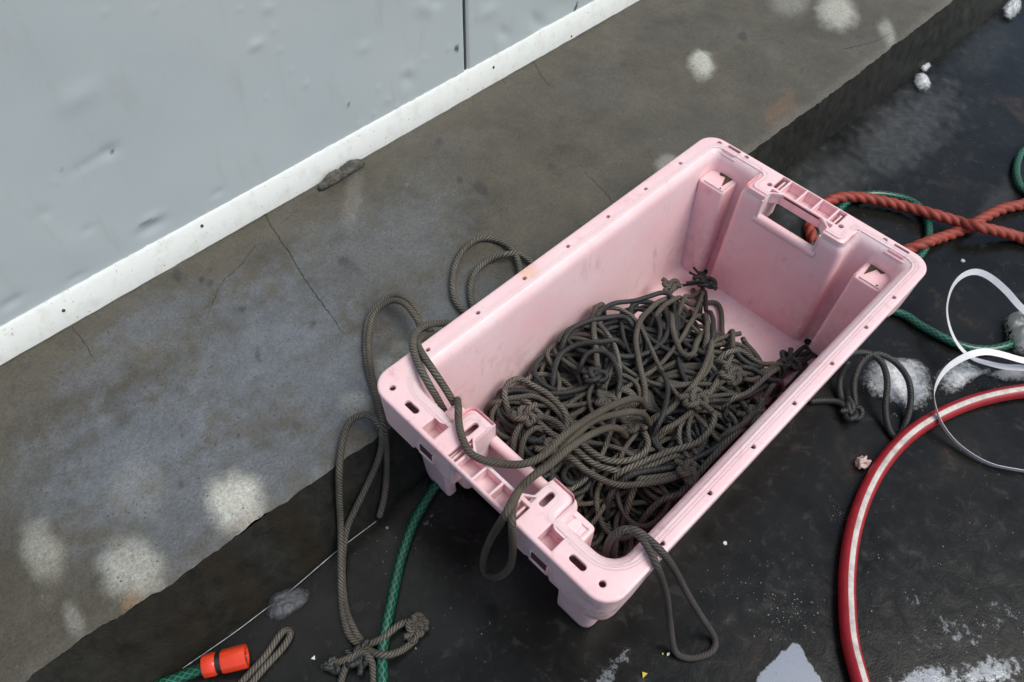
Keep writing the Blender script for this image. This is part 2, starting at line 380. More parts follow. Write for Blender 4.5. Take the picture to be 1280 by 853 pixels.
# wet floor
PUDDLE = [(1165, 852, 62, 26, 0, .80), (1235, 842, 62, 26, -10, .72), (1195, 790, 60, 26, 25, .50), (1150, 750, 34, 18, 0, .46), (1250, 770, 40, 40, 0, .45), (1160, 800, 40, 40, 0, .42),
          (760, 838, 50, 12, -35, .48), (1095, 330, 60, 20, -40, .45), (540, 650, 40, 20, 0, .4), (1240, 600, 60, 60, 0, .3), (1000, 700, 60, 60, 0, .3)]
POOLS = [[(930, 870), (962, 829), (984, 808), (992, 805), (1002, 810), (1010, 826), (1022, 842), (1036, 870)], [(700, 868), (752, 838), (790, 806), (800, 806), (786, 826), (760, 868)]]
def polyd(P, x, y):
    n = len(P); d = 1e9; ins = False
    for k in range(n):
        (x0, y0), (x1, y1) = P[k], P[(k + 1) % n]; ex, ey = x1 - x0, y1 - y0
        t = min(1, max(0, ((x - x0) * ex + (y - y0) * ey) / (ex * ex + ey * ey))); d = min(d, math.hypot(x - x0 - ex * t, y - y0 - ey * t))
        if (y0 > y) != (y1 > y) and x < (x1 - x0) * (y - y0) / (y1 - y0) + x0: ins = not ins
    return -d if ins else d
SHEEN = [(1130, 165, 85, 42, -38, .9), (1030, 240, 70, 32, -40, .75), (1230, 60, 40, 30, -40, .3), (1010, 210, 40, 14, -40, .5), (800, 640, 60, 30, -50, .12), (560, 790, 50, 30, -20, .12), (620, 740, 40, 14, -30, .12), (1250, 250, 50, 14, -50, .5)]  # sheen on the floor, painted as paler base colour
def mat_floor():
    t = NT('wet_floor_concrete'); P = t.gen_pos()
    n1 = t.noise(P, 6, 7, .62, .6); n2 = t.noise(P, 35, 7, .68, .5); n3 = t.noise(P, 300, 4, .7); n5 = t.noise(P, 2.2, 4, .5)
    c = t.mix(t.ramp(n1, (.3, 0.), (.72, 1.)), (.0048, .0052, .0049), (.0165, .017, .0155))
    c = t.mix(t.math('MULTIPLY', t.attr('sheen_tint'), t.ramp(n2, (.3, .35), (.62, .95))), c, (.075, .077, .076))
    c = t.mix(t.ramp(n2, (.58, 0.), (.78, .55)), c, (.065, .063, .057)); 
    c = t.mix(t.ramp(n3, (.70, 0.), (.8, .3)), c, (.10, .098, .09))
    c = t.mix(t.math('MULTIPLY', t.ramp(n1, (.6, 0.), (.72, .4)), t.ramp(n2, (.4, 0.), (.6, 1.))), c, (.075, .04, .018))
    wet = t.attr('pool'); n6 = t.noise(P, 85, 7, .78); wn = t.ramp(t.math('MULTIPLY_ADD', t.math('SUBTRACT', n6, .5), 1.7, wet), (.50, 0.), (.86, 1.))
    r = t.mix(wn, t.ramp(n2, (.35, .07), (.7, .38)), (.03, .03, .03))
    h = t.math('ADD', t.math('MULTIPLY', n3, .35), t.math('MULTIPLY', n2, 1.2)); 
    bs = t.math('MULTIPLY_ADD', wn, -.19, .22)
    bm_ = t.new('ShaderNodeBump'); bm_.inputs['Distance'].default_value = .0022; t.ln(bs, bm_.inputs['Strength']); t.ln(h, bm_.inputs['Height'])
    c = t.mix(t.math('MULTIPLY', wn, .5), c, (.80, .86, .92)); t.set(Base_Color=c, Metallic=t.math('MULTIPLY', wn, .8), Roughness=r, Normal=bm_.outputs[0], IOR=t.math('MULTIPLY_ADD', wn, .6, 1.40), Specular_IOR_Level=t.math('MULTIPLY_ADD', wn, .2, .30)); return t.m
fx = spans((-6, -.6, .3), (-.6, .35, .02), (.35, 1.0, .0045), (1.0, 2.8, .016), (2.8, 12, .4)); fy_ = spans((-8, -.6, .3), (-.6, -.4, .02), (-.4, .02, .0045), (.02, .62, .014), (.62, 1.3, .1))
pb = blobs(PUDDLE, 0, .8, .3, 2.)
def pool(x, y):
    q = img(x, y, 0); w = pb(x, y)
    for P, g in zip(POOLS, (1., .62)):
        d_ = polyd(P, *q) + 3 * fbm(x, y, 60, 3, 9.); w = max(w, g * (1 - ss(-2, 3, d_)))
    return w
sheen_tint = blobs(SHEEN, 0, .6, .5, 4.)
inv = lambda f: (lambda x, y: f(x, y) if (-.6 < x < 2.9 and -.7 < y < .7) else 0.)
floor = grid_sheet('floor', fx, fy_, lambda x, y: (x, y, .0), dict(pool=inv(pool), sheen_tint=inv(sheen_tint)), mat_floor())

# ------------------------------------------------------------------ wall
WY = 1.092
wall = empty('metal_clad_wall', (1, WY, LZ), 'pale grey sheet metal wall with dents rising from the concrete ledge', 'wall')
def mat_panel():
    t = NT('grey_painted_sheet'); P = t.gen_pos(); n1 = t.noise(P, 3, 4, .5); n2 = t.noise(t.scale(P, (1, 1, .25)), 22, 6, .65); n3 = t.noise(P, 240, 3, .6)
    c = t.mix(t.ramp(n1, (.3, 0.), (.7, 1.)), (.455, .515, .535), (.50, .55, .565)); c = t.mix(t.ramp(n2, (.55, 0.), (.8, .4)), c, (.36, .35, .33))
    c = t.mix(t.ramp(n3, (.75, 0.), (.79, .6)), c, (.2, .19, .17))
    c = t.mix(t.attr('chip'), c, (.05, .045, .04))
    t.set(Base_Color=c, Roughness=.38, Normal=t.bump(t.math('ADD', n1, t.math('MULTIPLY', n3, .05)), .15, .01)); return t.m
PAN = mat_panel()
DENT = [(98, 122, 40, 18, .004), (138, 190, 16, 10, -.006), (112, 204, 40, 7, -.003), (190, 284, 26, 9, -.009), (188, 275, 22, 8, .005), (272, 241, 13, 5, -.004), (55, 268, 14, 10, -.003),
        (14, 379, 26, 7, -.006), (95, 348, 22, 5, -.004), (110, 288, 12, 6, -.003), (320, 56, 14, 7, .005), (335, 10, 10, 8, .003), (510, 98, 12, 14, -.006), (507, 90, 14, 10, .004), (532, 8, 18, 14, .006),
        (545, 2, 14, 10, -.006), (630, 42, 10, 12, -.006), (672, 28, 12, 16, -.007), (455, 60, 14, 8, .003), (90, 310, 30, 30, .003), (420, 120, 60, 60, .003), (40, 120, 60, 90, -.003), (610, 15, 20, 10, .004), (700, 8, 25, 14, -.004)]
DROP = [(133, 15, 2.2), (193, 12, 2.4), (153, 57, 1.6), (182, 67, 1.8), (342, 36, 2), (350, 63, 2), (364, 88, 1.6), (382, 105, 2.4), (333, 122, 1.4), (214, 100, 1.6), (170, 137, 1.2), (70, 228, 2), (76, 212, 1.2),
        (247, 150, 1.4), (247, 166, 1.4), (183, 158, 1.1), (387, 42, 1.2), (561, 60, 2), (484, 125, 1.8), (487, 126, 1.5), (473, 111, 1.8), (468, 143, 2), (495, 134, 1.8), (514, 127, 1.8), (570, 93, 1.6), (434, 130, 1.6), (447, 157, 1.8), (453, 155, 1.4), (533, 75, 1.4), (528, 73, 1.2), (300, 12, 1.6), (230, 3, 1.4)]
CHIP = [(571, 61, 2.6, 4, 0, 1.), (436, 131, 1.2, 2, 0, .8), (160, 90, 2, 1, 0, .5), (76, 213, 1.6, 1.2, 0, .8), (139, 189, 3, 2, 0, .8), (719, 12, 1.2, 11, 17, 1.), (184, 278, 12, 1.5, -20, .5)]
def imgp(x, y, z):
    c = RC.T @ (np.array([x, y, z]) - CAM); return (c[0] / c[2] * FPX + 640, c[1] / c[2] * FPX + 426.5)
def panel_v(x, z):
    y = WY + .0015 * fbm(x, z, 3, 3)
    if -.3 < x < 1.9 and z < 1.0:
        q = imgp(x, WY, z)
        for (px, py, rx, ry, a) in DENT:
            dx, dy = q[0] - px, q[1] - py; u_ = (dx * .86 - dy * .5) / (rx * .72); v_ = (dx * .5 + dy * .86) / (ry * .8); e = u_ * u_ + v_ * v_
            if e < 9: y += -.48 * a * math.exp(-e * 1.1)
        for (px, py, r_) in DROP:
            e = ((q[0] - px) ** 2 + ((q[1] - py) / 1.4) ** 2) / (r_ * 1.15) ** 2
            if e < 6: y -= .0016 * math.exp(-e)
    return y
SEAM = .988
def panel(x0, x1, dense):
    xs = spans((x0, x1, .0055 if dense else .1)); zs = spans((.155, .72, .0055 if dense else .06), (.72, 3.0, .2))
    f = lambda x, z: (x, panel_v(x, z) + (.006 * ss(.006, 0, min(x - x0, x1 - x))), z)
    ch = blobs(CHIP, 0, .3, .2)
    def chip(x, y):
        return 0.
    o = grid_sheet('cladding_panel', xs, zs, f, {}, PAN, None, wall)
    me = o.data; a = me.attributes.new('chip', 'FLOAT', 'POINT'); co = np.zeros(len(me.vertices) * 3, np.float32); me.vertices.foreach_get('co', co); co = co.reshape(-1, 3); val = []
    for p in co:
        v = 0
        if -.3 < p[0] < 1.9 and p[2] < 1:
            q = imgp(*p)
            for (px, py, rx, ry, rot, w) in CHIP:
                c, s = math.cos(rad(rot)), math.sin(rad(rot)); dx, dy = q[0] - px, q[1] - py
                v = max(v, w * (1 - ss(.6, 1.3, math.hypot((dx * c + dy * s) / rx, (-dx * s + dy * c) / ry))))
        val.append(v)
    a.data.foreach_set('value', np.array(val, np.float32)); return o
panel(-.35, SEAM - .001, True); panel(SEAM + .002, 1.85, True); panel(-1.65, -.352, False); panel(1.852, 3.2, False); panel(3.204, 4.6, False)
mb = MB(); mb.box(-1.6, 4.6, WY + .012, WY + .09, .155, 3.0); mb.build('wall_core', mat_simple('dark_core', (.10, .10, .11), .8), wall, False)
# white skirting strip, leaning out at its foot
STRIP = NT('white_strip_paint'); P = STRIP.gen_pos(); n1 = STRIP.noise(P, 40, 6, .65); n2 = STRIP.noise(STRIP.scale(P, (1, 1, 1)), 160, 4, .65)
c = STRIP.mix(STRIP.ramp(n1, (.50, 0.), (.74, .6)), (.78, .80, .77), (.60, .60, .55)); c = STRIP.mix(STRIP.ramp(n2, (.655, 0.), (.70, .75)), c, (.22, .21, .18))
STRIP.set(Base_Color=c, Roughness=.4, Normal=STRIP.bump(n2, .15, .001))
mb = MB(); xsx = spans((-1.6, -.3, .2), (-.3, 1.9, .01), (1.9, 4.6, .2)); rings = []
for x in xsx:
    j = .0012 * fbm(x, 5, 30, 4); j2 = .0018 * fbm(x, 9, 60, 4)
    rings.append([(x, WY - .016 + j, LZ + .001), (x, WY - .016 + j, LZ + .004), (x, WY - .006, LZ + .052 + j2), (x, WY - .002, LZ + .057 + j2), (x, WY + .010, LZ + .057 + j2), (x, WY + .010, LZ + .001)])
mb.loft(rings); sk = mb.build('skirting_strip', STRIP.m, wall, True, 35)
NAIL = mat_simple('dark_nail', (.05, .045, .04), .6)
for px, py in ((80, 389), (254, 284), (713, 45), (618, 85)):
    p = aty(px, py, WY - .012); t_ = (p[2] - LZ) / .055
    q = (p[0], WY - .016 + .010 * t_ , p[2]); mb = MB()
    rg = [[(q[0] + r_ * math.cos(k * math.pi / 5), q[1] - h_, q[2] + r_ * math.sin(k * math.pi / 5)) for k in range(10)] for r_, h_ in ((.003, -.002), (.0028, .0012), (.0015, .002))]
    mb.loft(rg); mb.build('nail_head', NAIL, sk)
# vertical seam cover bead
mb = MB(); mb.box(SEAM - .0015, SEAM + .003, WY + .003, WY + .02, .16, 3.0); mb.build('panel_seam', mat_simple('seam_black', (.06, .06, .06), .7), wall, False)

# ------------------------------------------------------------------ fish crate
OX, OY = .327, .1165; H = .28
crate = empty('fish_crate', (OX + .39, OY + .22, 0), 'scuffed pale pink plastic fish crate standing beside the ledge, full of tangled rope', 'crate')
def w3(p): return (p[0] + OX, p[1] + OY, p[2])
class CB(MB):
    def add(s, v, f): MB.add(s, [w3(p) for p in v], f)
E1, E2 = .163, .277                   # handle opening
def contour(o, t, z, lip, drp, notch=None):
    """inner outline of the tub at one height; o outward shift, t shell thickness, drp widening of the end panels towards the floor"""
    u0, u1, v0, v1 = .037 - o - t, .762 + o + t, .030 - o - t, .408 + o + t
    bp, fp = .719 + lip + t, .072 - lip - t
    a, b = .116 + lip - drp + t, .324 - lip + drp - t
    R, r = .03 + max(o, 0) + t, .011
    L = [(u0, v0, R), (u1, v0, R * .45), (u1, a, r), (bp, a, r), (bp, E1, 0), (bp, E2, 0), (bp, b, r), (u1, b, r), (u1, v1, R * .45), (u0, v1, R), (u0, b, r), (fp, b, r), (fp, E2, 0), (fp, E1, 0), (fp, a, r), (u0, a, r)]
    return L
def rnd(L, z, n=6):
    out = []; idx = []
    for k, (x, y, r) in enumerate(L):
        idx.append(len(out))
        if r == 0: out.append((x, y, z)); continue
        p = np.array([x, y]); a = np.array(L[k - 1][:2]) - p; b = np.array(L[(k + 1) % len(L)][:2]) - p
        r = min(r, np.linalg.norm(a) * .48, np.linalg.norm(b) * .48); a /= np.linalg.norm(a); b /= np.linalg.norm(b)
        c = p + (a + b) * r
        for i in range(n + 1):
            th = i / n * math.pi / 2; q = c - b * r * math.cos(th) - a * r * math.sin(th)
            out.append((q[0], q[1], z))
    return out, idx
ZB = .232
LEV = [(.0225, -.030), (.025, -.023), (.030, -.0195), (.040, -.018), (.10, -.0125), (.17, -.007), (ZB, -.002), (.255, 0), (.264, .001), (.270, .0032), (.2745, .0066), (.2776, .0105), (.2794, .0145), (.2803, .0185)]
def lipof(z): return max(0, np.interp(z, [.258, .264, .270, .2745, .2776, .2794, .2803], [0, .001, .0032, .0066, .0105, .0145, .0185]))
def drpof(z): return .004 * (1 - z / .26)
tub = CB()
def shell(t, flip):
    rings = []; idx = None
    for z, o in LEV:
        pts, idx = rnd(contour(o, t, z, lipof(z) if t == 0 else 0, drpof(z)), z if t == 0 else max(z - .005 if z < .05 else z, .008)); rings.append(pts)
    n = len(rings[0]); V = [p for r in rings for p in r]; F = []
    skip = {idx[4], idx[12]}
    for k in range(len(rings) - 1):
        for i in range(n):
            if i in skip and rings[k][0][2] >= ZB - .001: continue
            j = (i + 1) % n; q = (k * n + i, k * n + j, (k + 1) * n + j, (k + 1) * n + i); F.append(q if flip else q[::-1])
    F.append(tuple(range(n)) if not flip else tuple(range(n))[::-1])
    tub.add(V, F); return rings
ri = shell(0, False); ro = shell(.004, True)
# rounded top bar of each end panel
for ub in (.724, .067):
    mb_r = []
    for k, vv in enumerate(np.linspace(E1 - .006, E2 + .006, 12)):
        mb_r.append([(ub + .0085 * math.cos(a), vv, ZB - .001 + .0095 * math.sin(a)) for a in np.linspace(0, 2 * math.pi, 14, endpoint=False)])
    tub.loft(mb_r)
# cheeks of the hand openings (ears)
for ua, ub in ((.726, .79), (-.012, .06)):
    for va, vb in ((E1 - .031, E1), (E2, E2 + .031)):
        rounded_block(tub, ua, ub, va, vb, ZB - .03, .250, .004, .002)
        vs = va - .0007 if va > .2 else vb - .0023
        tub.box(ua - (.008 if ua > .5 else -.001), ub + (.010 if ua < .5 else -.001), vs, vs + .003, .2325, .2745)
tubo = tub.build('tub', PINK, crate, True, 40)
# drain holes
HOLE = mat_simple('hole_shadow_plastic', (.09, .025, .03), .7)
# ---- rim plate with real holes
from mathutils.geometry import delaunay_2d_cdt
def inside(P, x, y):
    r = False; n = len(P)
    for k in range(n):
        (x0, y0), (x1, y1) = P[k], P[k - 1]
        if (y0 > y) != (y1 > y) and x < (x1 - x0) * (y - y0) / (y1 - y0) + x0: r = not r
    return r
def plate(name, loops, chain, z0, z1, mat, parent):
    """flat plate with real holes; loops[0] is the outline, chain = the rounded outer edge below it"""
    loops = [[tuple(p[:2]) for p in L] for L in loops]; V2 = []; E = []
    for L in loops:
        n0 = len(V2); V2 += [Vector(p[:2]) for p in L]; E += [(n0 + k, n0 + (k + 1) % len(L)) for k in range(len(L))]
    v, e, f, ov, oe, of = delaunay_2d_cdt(V2, E, [], 1, 1e-7)
    V = []; F = []; n = len(v); V += [(*w3((p[0], p[1], z1)),) for p in v] + [(*w3((p[0], p[1], z0)),) for p in v]
    for q in f:
        cx_ = sum(v[i][0] for i in q) / len(q); cy_ = sum(v[i][1] for i in q) / len(q)
        if inside(loops[0], cx_, cy_) and not any(inside(L, cx_, cy_) for L in loops[1:]):
            F.append(tuple(q)); F.append(tuple(i + n for i in q)[::-1])
    for L in loops[1:]:
        m_ = len(V); k_ = len(L); V += [w3((*p[:2], z1)) for p in L] + [w3((*p[:2], z0)) for p in L]
        for i in range(k_): j = (i + 1) % k_; F.append((m_ + i, m_ + j, m_ + k_ + j, m_ + k_ + i))
    rings = [[(*p[:2], z1) for p in loops[0]]] + chain; k_ = len(loops[0]); m_ = len(V); V += [w3(p) for r in rings for p in r]
    for t in range(len(rings) - 1):
        for i in range(k_): j = (i + 1) % k_; F.append((m_ + t * k_ + i, m_ + (t + 1) * k_ + i, m_ + (t + 1) * k_ + j, m_ + t * k_ + j))
    me = bpy.data.meshes.new(name); me.from_pydata(V, [], F); me.update()
    bm = bmesh.new(); bm.from_mesh(me); bmesh.ops.remove_doubles(bm, verts=bm.verts, dist=2e-6); bm.to_mesh(me); bm.free()
    o = link(name, me, mat, parent); set_sharp(me, 40); return o
def circ(u, v, r, n=14): return [(u + r * math.cos(k * 2 * math.pi / n), v + r * math.sin(k * 2 * math.pi / n)) for k in range(n)]
def slot(u, v, lu, lv, r): return [(p[0], p[1]) for p in rrect(u - lu / 2, u + lu / 2, v - lv / 2, v + lv / 2, r, 0, 4)]
U0, U1, V0, V1 = -.016, .797, -.005, .450
outer_ = [(p[0], p[1]) for p in rrect(U0, U1, V0, V1, .034, 0, 10)]
LP = .0125
UG, UGB = .018, .752
Li = contour(LP, 0, 0, LP, 0)
# swap the panel stretch for the hand-hole notch
Li = [Li[0], Li[1], Li[2], Li[3], (Li[3][0], E1, .006), (UGB - .012, E1, .003), (UGB, E1 + .018, .003), (UGB, E2 - .018, .003), (UGB - .012, E2, .003), (Li[6][0], E2, .006), Li[6], Li[7], Li[8], Li[9], Li[10], Li[11],
      (Li[11][0], E2, .006), (UG + .012, E2, .003), (UG, E2 - .018, .003), (UG, E1 + .018, .003), (UG + .012, E1, .003), (Li[11][0], E1, .006), Li[14], Li[15]]
def rnd_any(L, n=5):
    out = []
    for k, (x, y, r) in enumerate(L):
        p = np.array([x, y]); a = np.array(L[k - 1][:2]) - p; b = np.array(L[(k + 1) % len(L)][:2]) - p
        r = min(r, np.linalg.norm(a) * .45, np.linalg.norm(b) * .45); a = a / np.linalg.norm(a) * r; b = b / np.linalg.norm(b) * r
        for i in range(n + 1):
            t = i / n; q = (p + a) * (1 - t) ** 2 + 2 * t * (1 - t) * p + (p + b) * t ** 2; out.append(tuple(q))
    return out
inner = rnd_any(Li)
holes = []
for u in (.099, .198, .297, .398, .498, .596, .682): holes.append(circ(u, .006, .0038))
for u in (.084, .185, .286, .387, .487, .587, .685): holes.append(circ(u, .434, .0038))
for u, v in ((.004, .418), (.006, .024), (.783, .420), (.787, .362), (.757, .291), (.759, .148), (.785, .080), (.778, .024)): holes.append(circ(u, v, .0048))
holes += [slot(.003, .375, .010, .026, .0048), slot(.004, .063, .010, .026, .0048), slot(.038, .292, .026, .010, .0048), slot(.038, .148, .026, .010, .0048)]
holes += [slot(.005, .328, .028, .025, .001), slot(.005, .108, .028, .025, .001)]
holes += [slot(.782, .390, .020, .027, .001), slot(.780, .050, .020, .027, .001)]
def cells(ua, ub, va, vb, ws, rib=.0035):
    tot = sum(ws); L = vb - va - rib * (len(ws) - 1); v = va
    for w in ws:
        dv = L * w / tot; holes.append(slot((ua + ub) / 2, v + dv / 2, ub - ua, dv, .0008)); v += dv + rib
rim_h = list(holes)
holes = []
cells(UGB + .0045, .7925, E1 - .008, E2 + .008, (.6, 1.2, 1.1, 1.2, .6)); cells(-.0115, UG - .0045, E1 - .008, E2 + .008, (.6, 1.1, 1.1, 1.1, .6))
rim_h += holes
# triangular cells where the ears meet the grips
for e, s_ in ((E1, -1), (E2, 1)):
    rim_h.append([(UGB - .012, e + s_ * .004), (UGB - .001, e + s_ * .004), (UGB - .001, e - s_ * .010)])
    rim_h.append([(UG + .012, e + s_ * .004), (UG + .001, e + s_ * .004), (UG + .001, e - s_ * .010)])
BV = .0035; rr_at = lambda d, z: [(p[0], p[1], z) for p in rrect(U0 + d, U1 - d, V0 + d, V1 - d, .034 - d, 0, 10)]
rim = plate('rim', [rr_at(BV, 0), inner] + rim_h, [rr_at(BV * (1 - math.sin(rad(a_))), H - BV * (1 - math.cos(rad(a_)))) for a_ in (30, 60, 90)] + [rr_at(0, .2735)], .2735, H, PINK, crate)
# ---- skirt below the rim
def skirt_path():
    P = rrect(U0, U1, V0, V1, .034, 0, 12); P = [(p[0], p[1]) for p in P]; out = []
    n = len(P)
    for k in range(n):
        a, b = np.array(P[k]), np.array(P[(k + 1) % n]); m_ = max(1, int(np.linalg.norm(b - a) / .0035))
        for i in range(m_): out.append(a + (b - a) * i / m_)
    return np.array(out)
SP = skirt_path()
def zlow(p):
    u, v = p
    end = u < .02 or u > .77
    if end:
        if .160 < v < .280: return .256 - .003 * math.sin((v - .16) / .12 * math.pi)
        if .09 < v <= .16 or .28 <= v < .36: return .205
        return .196
    if u < .09 or u > .70: return .196 + .022 * min(1, max(0, (u - .05) / .04) if u < .4 else max(0, (.74 - u) / .04))
    return .226
sk = CB(); n = len(SP)
cen = np.array([(U0 + U1) / 2, (V0 + V1) / 2])
def insetp(p, d):
    q = np.array(p); lo = np.array([U0, V0]); hi = np.array([U1, V1]); r = .034
    c = np.clip(q, lo + r, hi - r); v = q - c; l = np.linalg.norm(v); return c + v / l * (l - d)
o_t = [(*insetp(p, .0008), H - .0045) for p in SP]; o_b = [(*insetp(p, .0045), zlow(p)) for p in SP]
i_t = [(*insetp(p, .0036), H - .005) for p in SP]; i_b = [(*insetp(p, .0078), zlow(p)) for p in SP]
Vs = o_t + o_b + i_b + i_t; Fs = []
for i in range(n):
    j = (i + 1) % n
    for k in range(3): Fs.append((k * n + i, k * n + j, (k + 1) * n + j, (k + 1) * n + i))
sk.add(Vs, Fs)
# inner walls that box the grips and cells (give the holes depth)
for ua, ub, zl in ((UG - .004, UG, .257), (UGB, UGB + .004, .257)):
    sk.box(ua, ub, E1 + .014, E2 - .014, zl, H - .003)
for s_, va, vb in ((0, E1, E1 + .016), (1, E2 - .016, E2)):
    for ue, ug in ((UG + .012, UG + .0004), (UGB - .012, UGB - .0004)):
        a = (ue, va if s_ == 0 else vb); b = (ug, vb if s_ == 0 else va); dd = .003 * (1 if ue > ug else -1)
        sk.add([(a[0], a[1], .257), (b[0], b[1], .257), (b[0] - dd, b[1], .257), (a[0] - dd, a[1], .257), (a[0], a[1], H - .004), (b[0], b[1], H - .004), (b[0] - dd, b[1], H - .004), (a[0] - dd, a[1], H - .004)],
               [(3, 2, 1, 0), (4, 5, 6, 7), (0, 1, 5, 4), (1, 2, 6, 5), (2, 3, 7, 6), (3, 0, 4, 7)])
skirt = sk.build('skirt', PINK, crate, True, 40)
# ribs of the two grips
def grip(ua, ub, ws):
    g = CB(); tot = sum(ws); va, vb, rib = E1 - .008, E2 + .008, .0035; L = vb - va - rib * (len(ws) - 1); v = va
    for w in ws[:-1]:
        v += L * w / tot; g.box(ua, ub, v + .0003, v + rib - .0003, .2585, H - .003); v += rib
    g.box(ua, ub, va, vb,   .2572, .2592)          # underside plate of the grip
    g.build('handle', PINK, crate, False)
grip(UGB + .003, .7935, (.6, 1.2, 1.1, 1.2, .6)); grip(-.0125, UG - .003, (.6, 1.1, 1.1, 1.1, .6))
# ---- stacking blocks
DIRT = mat_simple('brown_grime', (.11, .06, .03), .8, 200, .5, .4)
def stack_block(u0, u1, v0, v1, zt, back, face):
    b = CB(); rounded_block(b, u0, u1, v0, v1, .022 if back else .15, zt, .007, .003, .006 if back else .001)
    # raised lip that follows two sides of the lowered plate
    if back:
        s_ = face; vi = v0 if s_ > 0 else v1
        b.box(u0 + .004, u1 - .002, vi + s_ * .004 - .0008, vi + s_ * .004 + .0008, zt - .001, zt + .0022); b.box(u0 + .004, u0 + .0056, min(v0, v1) + .006, max(v0, v1) - .010, zt - .001, zt + .0022)
    else:
        b.box(u1 - .010, u1 - .0085, v0 + .006, v1 - .004, zt - .001, zt + .0016); b.box(u0 + .02, u1 - .0085, v0 + .005, v0 + .0065, zt - .001, zt + .0016)
    o = b.build('stacking_block', PINK, crate, True, 40)
    if back:
        vm = (v0 + v1) / 2; s_ = face; g = CB()
        g.add([(u1 - .038, vm - s_ * .014, zt + .0012), (u1 + .001, vm - s_ * .018, zt + .0012), (u1 + .001, vm + s_ * .016, zt + .0012), (u1 - .016, vm + s_ * .006, zt + .0012), (u1 - .012, vm - s_ * .004, zt + .0012)], [(0, 1, 2, 3, 4) if s_ > 0 else (4, 3, 2, 1, 0)])
        g.add([(p[0], p[1], zt + .0002) for p in [(u1 - .038, vm - s_ * .014), (u1 + .001, vm - s_ * .018), (u1 + .001, vm + s_ * .016), (u1 - .016, vm + s_ * .006), (u1 - .012, vm - s_ * .004)]], [(0, 1, 2, 3, 4)])
        ob = g.build('grime_patch', DIRT, o, False)
        c = CB(); c.loft([[(u0 + .010 + r * math.cos(a), v0 + .012 + r * math.sin(a), zz) for a in np.linspace(0, 6.283, 12, endpoint=False)] for r, zz in ((.0018, zt - .001), (.0018, zt + .0006))]); c.build('pin_hole', HOLE, o, False)
    else:
        t_ = CB()                    # tongue
        pts = [(u0 + .020, -.009), (u0 + .036, -.0075), (u0 + .042, -.003), (u0 + .042, .003), (u0 + .036, .0075), (u0 + .020, .009)]; vm = (v0 + v1) / 2
        t_.loft([[(p[0], vm + p[1], zt - .001) for p in pts], [(p[0], vm + p[1], zt + .003) for p in pts], [(p[0] - .001, vm + p[1] * .9, zt + .004) for p in pts]]); t_.build('tongue', PINK, o, True, 40)
    # pocket liner under the square opening
    return o
stack_block(.716, .770, .352, .4065, .241, True, 1); stack_block(.716, .770, .0315, .084, .241, True, -1)
stack_block(.016, .066, .308, .352, .252, False, 1); stack_block(.016, .066, .082, .127, .252, False, 1)
# floors of the square pockets, with a little grime
for u0_, u1_, v0_, v1_, z_ in ((-.0095, .0195, .3145, .3415, .248), (-.0095, .0195, .0945, .1215, .248), (.770, .794, .375, .405, .235), (.768, .792, .035, .065, .235)):
    pk = CB(); ow = .0025
    pk.add([(u0_ - ow, v0_ - ow, z_ - .003), (u1_ + ow, v0_ - ow, z_ - .003), (u1_ + ow, v1_ + ow, z_ - .003), (u0_ - ow, v1_ + ow, z_ - .003), (u0_ - ow, v0_ - ow, H - .0045), (u1_ + ow, v0_ - ow, H - .0045), (u1_ + ow, v1_ + ow, H - .0045), (u0_ - ow, v1_ + ow, H - .0045),
            (u0_, v0_, H - .0045), (u1_, v0_, H - .0045), (u1_, v1_, H - .0045), (u0_, v1_, H - .0045), (u0_, v0_, z_), (u1_, v0_, z_), (u1_, v1_, z_), (u0_, v1_, z_)],
           [(3, 2, 1, 0), (12, 13, 14, 15)] + [(k, (k + 1) % 4, 4 + (k + 1) % 4, 4 + k) for k in range(4)] + [(4 + k, 4 + (k + 1) % 4, 8 + (k + 1) % 4, 8 + k) for k in range(4)] + [(8 + k, 8 + (k + 1) % 4, 12 + (k + 1) % 4, 12 + k) for k in range(4)])
    pk.build('pocket', PINK, crate, False)
# ---- feet
def foot(su, sv):
    """corner foot: an angle that wraps the tub corner from outside; su, sv = +1 at the u0 / v0 end"""
    f_ = CB(); rg = []
    for z_, g_ in ((.0, -.003), (.004, 0), (.02, .002), (.21, .013)):
        iu, iv = .048 - .048 * z_, .0405 - .048 * z_; L = [(.030 - g_, .033 - g_, .020), (.115, .033 - g_, .004), (.115, iv, .002), (iu, iv, .003), (iu, .095, .002), (.030 - g_, .095, .004)]
        L = [(x if su > 0 else .80 - x, y if sv > 0 else .438 - y, r) for x, y, r in L]
        if su * sv < 0: L = L[::-1]
        rg.append([(p[0], p[1], z_) for p in rnd_any(L, 6)])
    f_.loft(rg); f_.build('foot', PINK, crate, True, 50)
for su in (1, -1):
    for sv in (1, -1): foot(su, sv)
# small square windows and gussets on the near end
for vc in (.328, .108):
    g = CB(); g.box(U0 + .0012, U0 + .004, vc - .014, vc + .014, .222, .238); o = g.build('latch_recess', HOLE, crate, False)
    g = CB(); 
    for a, b in ((vc - .016, vc - .014), (vc + .014, vc + .016)): g.box(U0 - .0005, U0 + .004, a, b, .218, .242)
    g.box(U0 - .0005, U0 + .004, vc - .016, vc + .016, .2165, .222); g.build('latch_frame', PINK, o, False)
for v_ in (.284, .156, .36, .09):
    g = CB(); g.add([(U0 + .004, v_ - .0015, .205), (U0 + .004, v_ + .0015, .205), (.035, v_ + .0015, .205), (.035, v_ - .0015, .205), (U0 + .004, v_ - .0015, .27), (U0 + .004, v_ + .0015, .27), (.035, v_ + .0015, .27), (.035, v_ - .0015, .27)],
          [(3, 2, 1, 0), (4, 5, 6, 7), (0, 1, 5, 4), (1, 2, 6, 5), (2, 3, 7, 6), (3, 0, 4, 7)])
    g.build('gusset', PINK, crate, False)
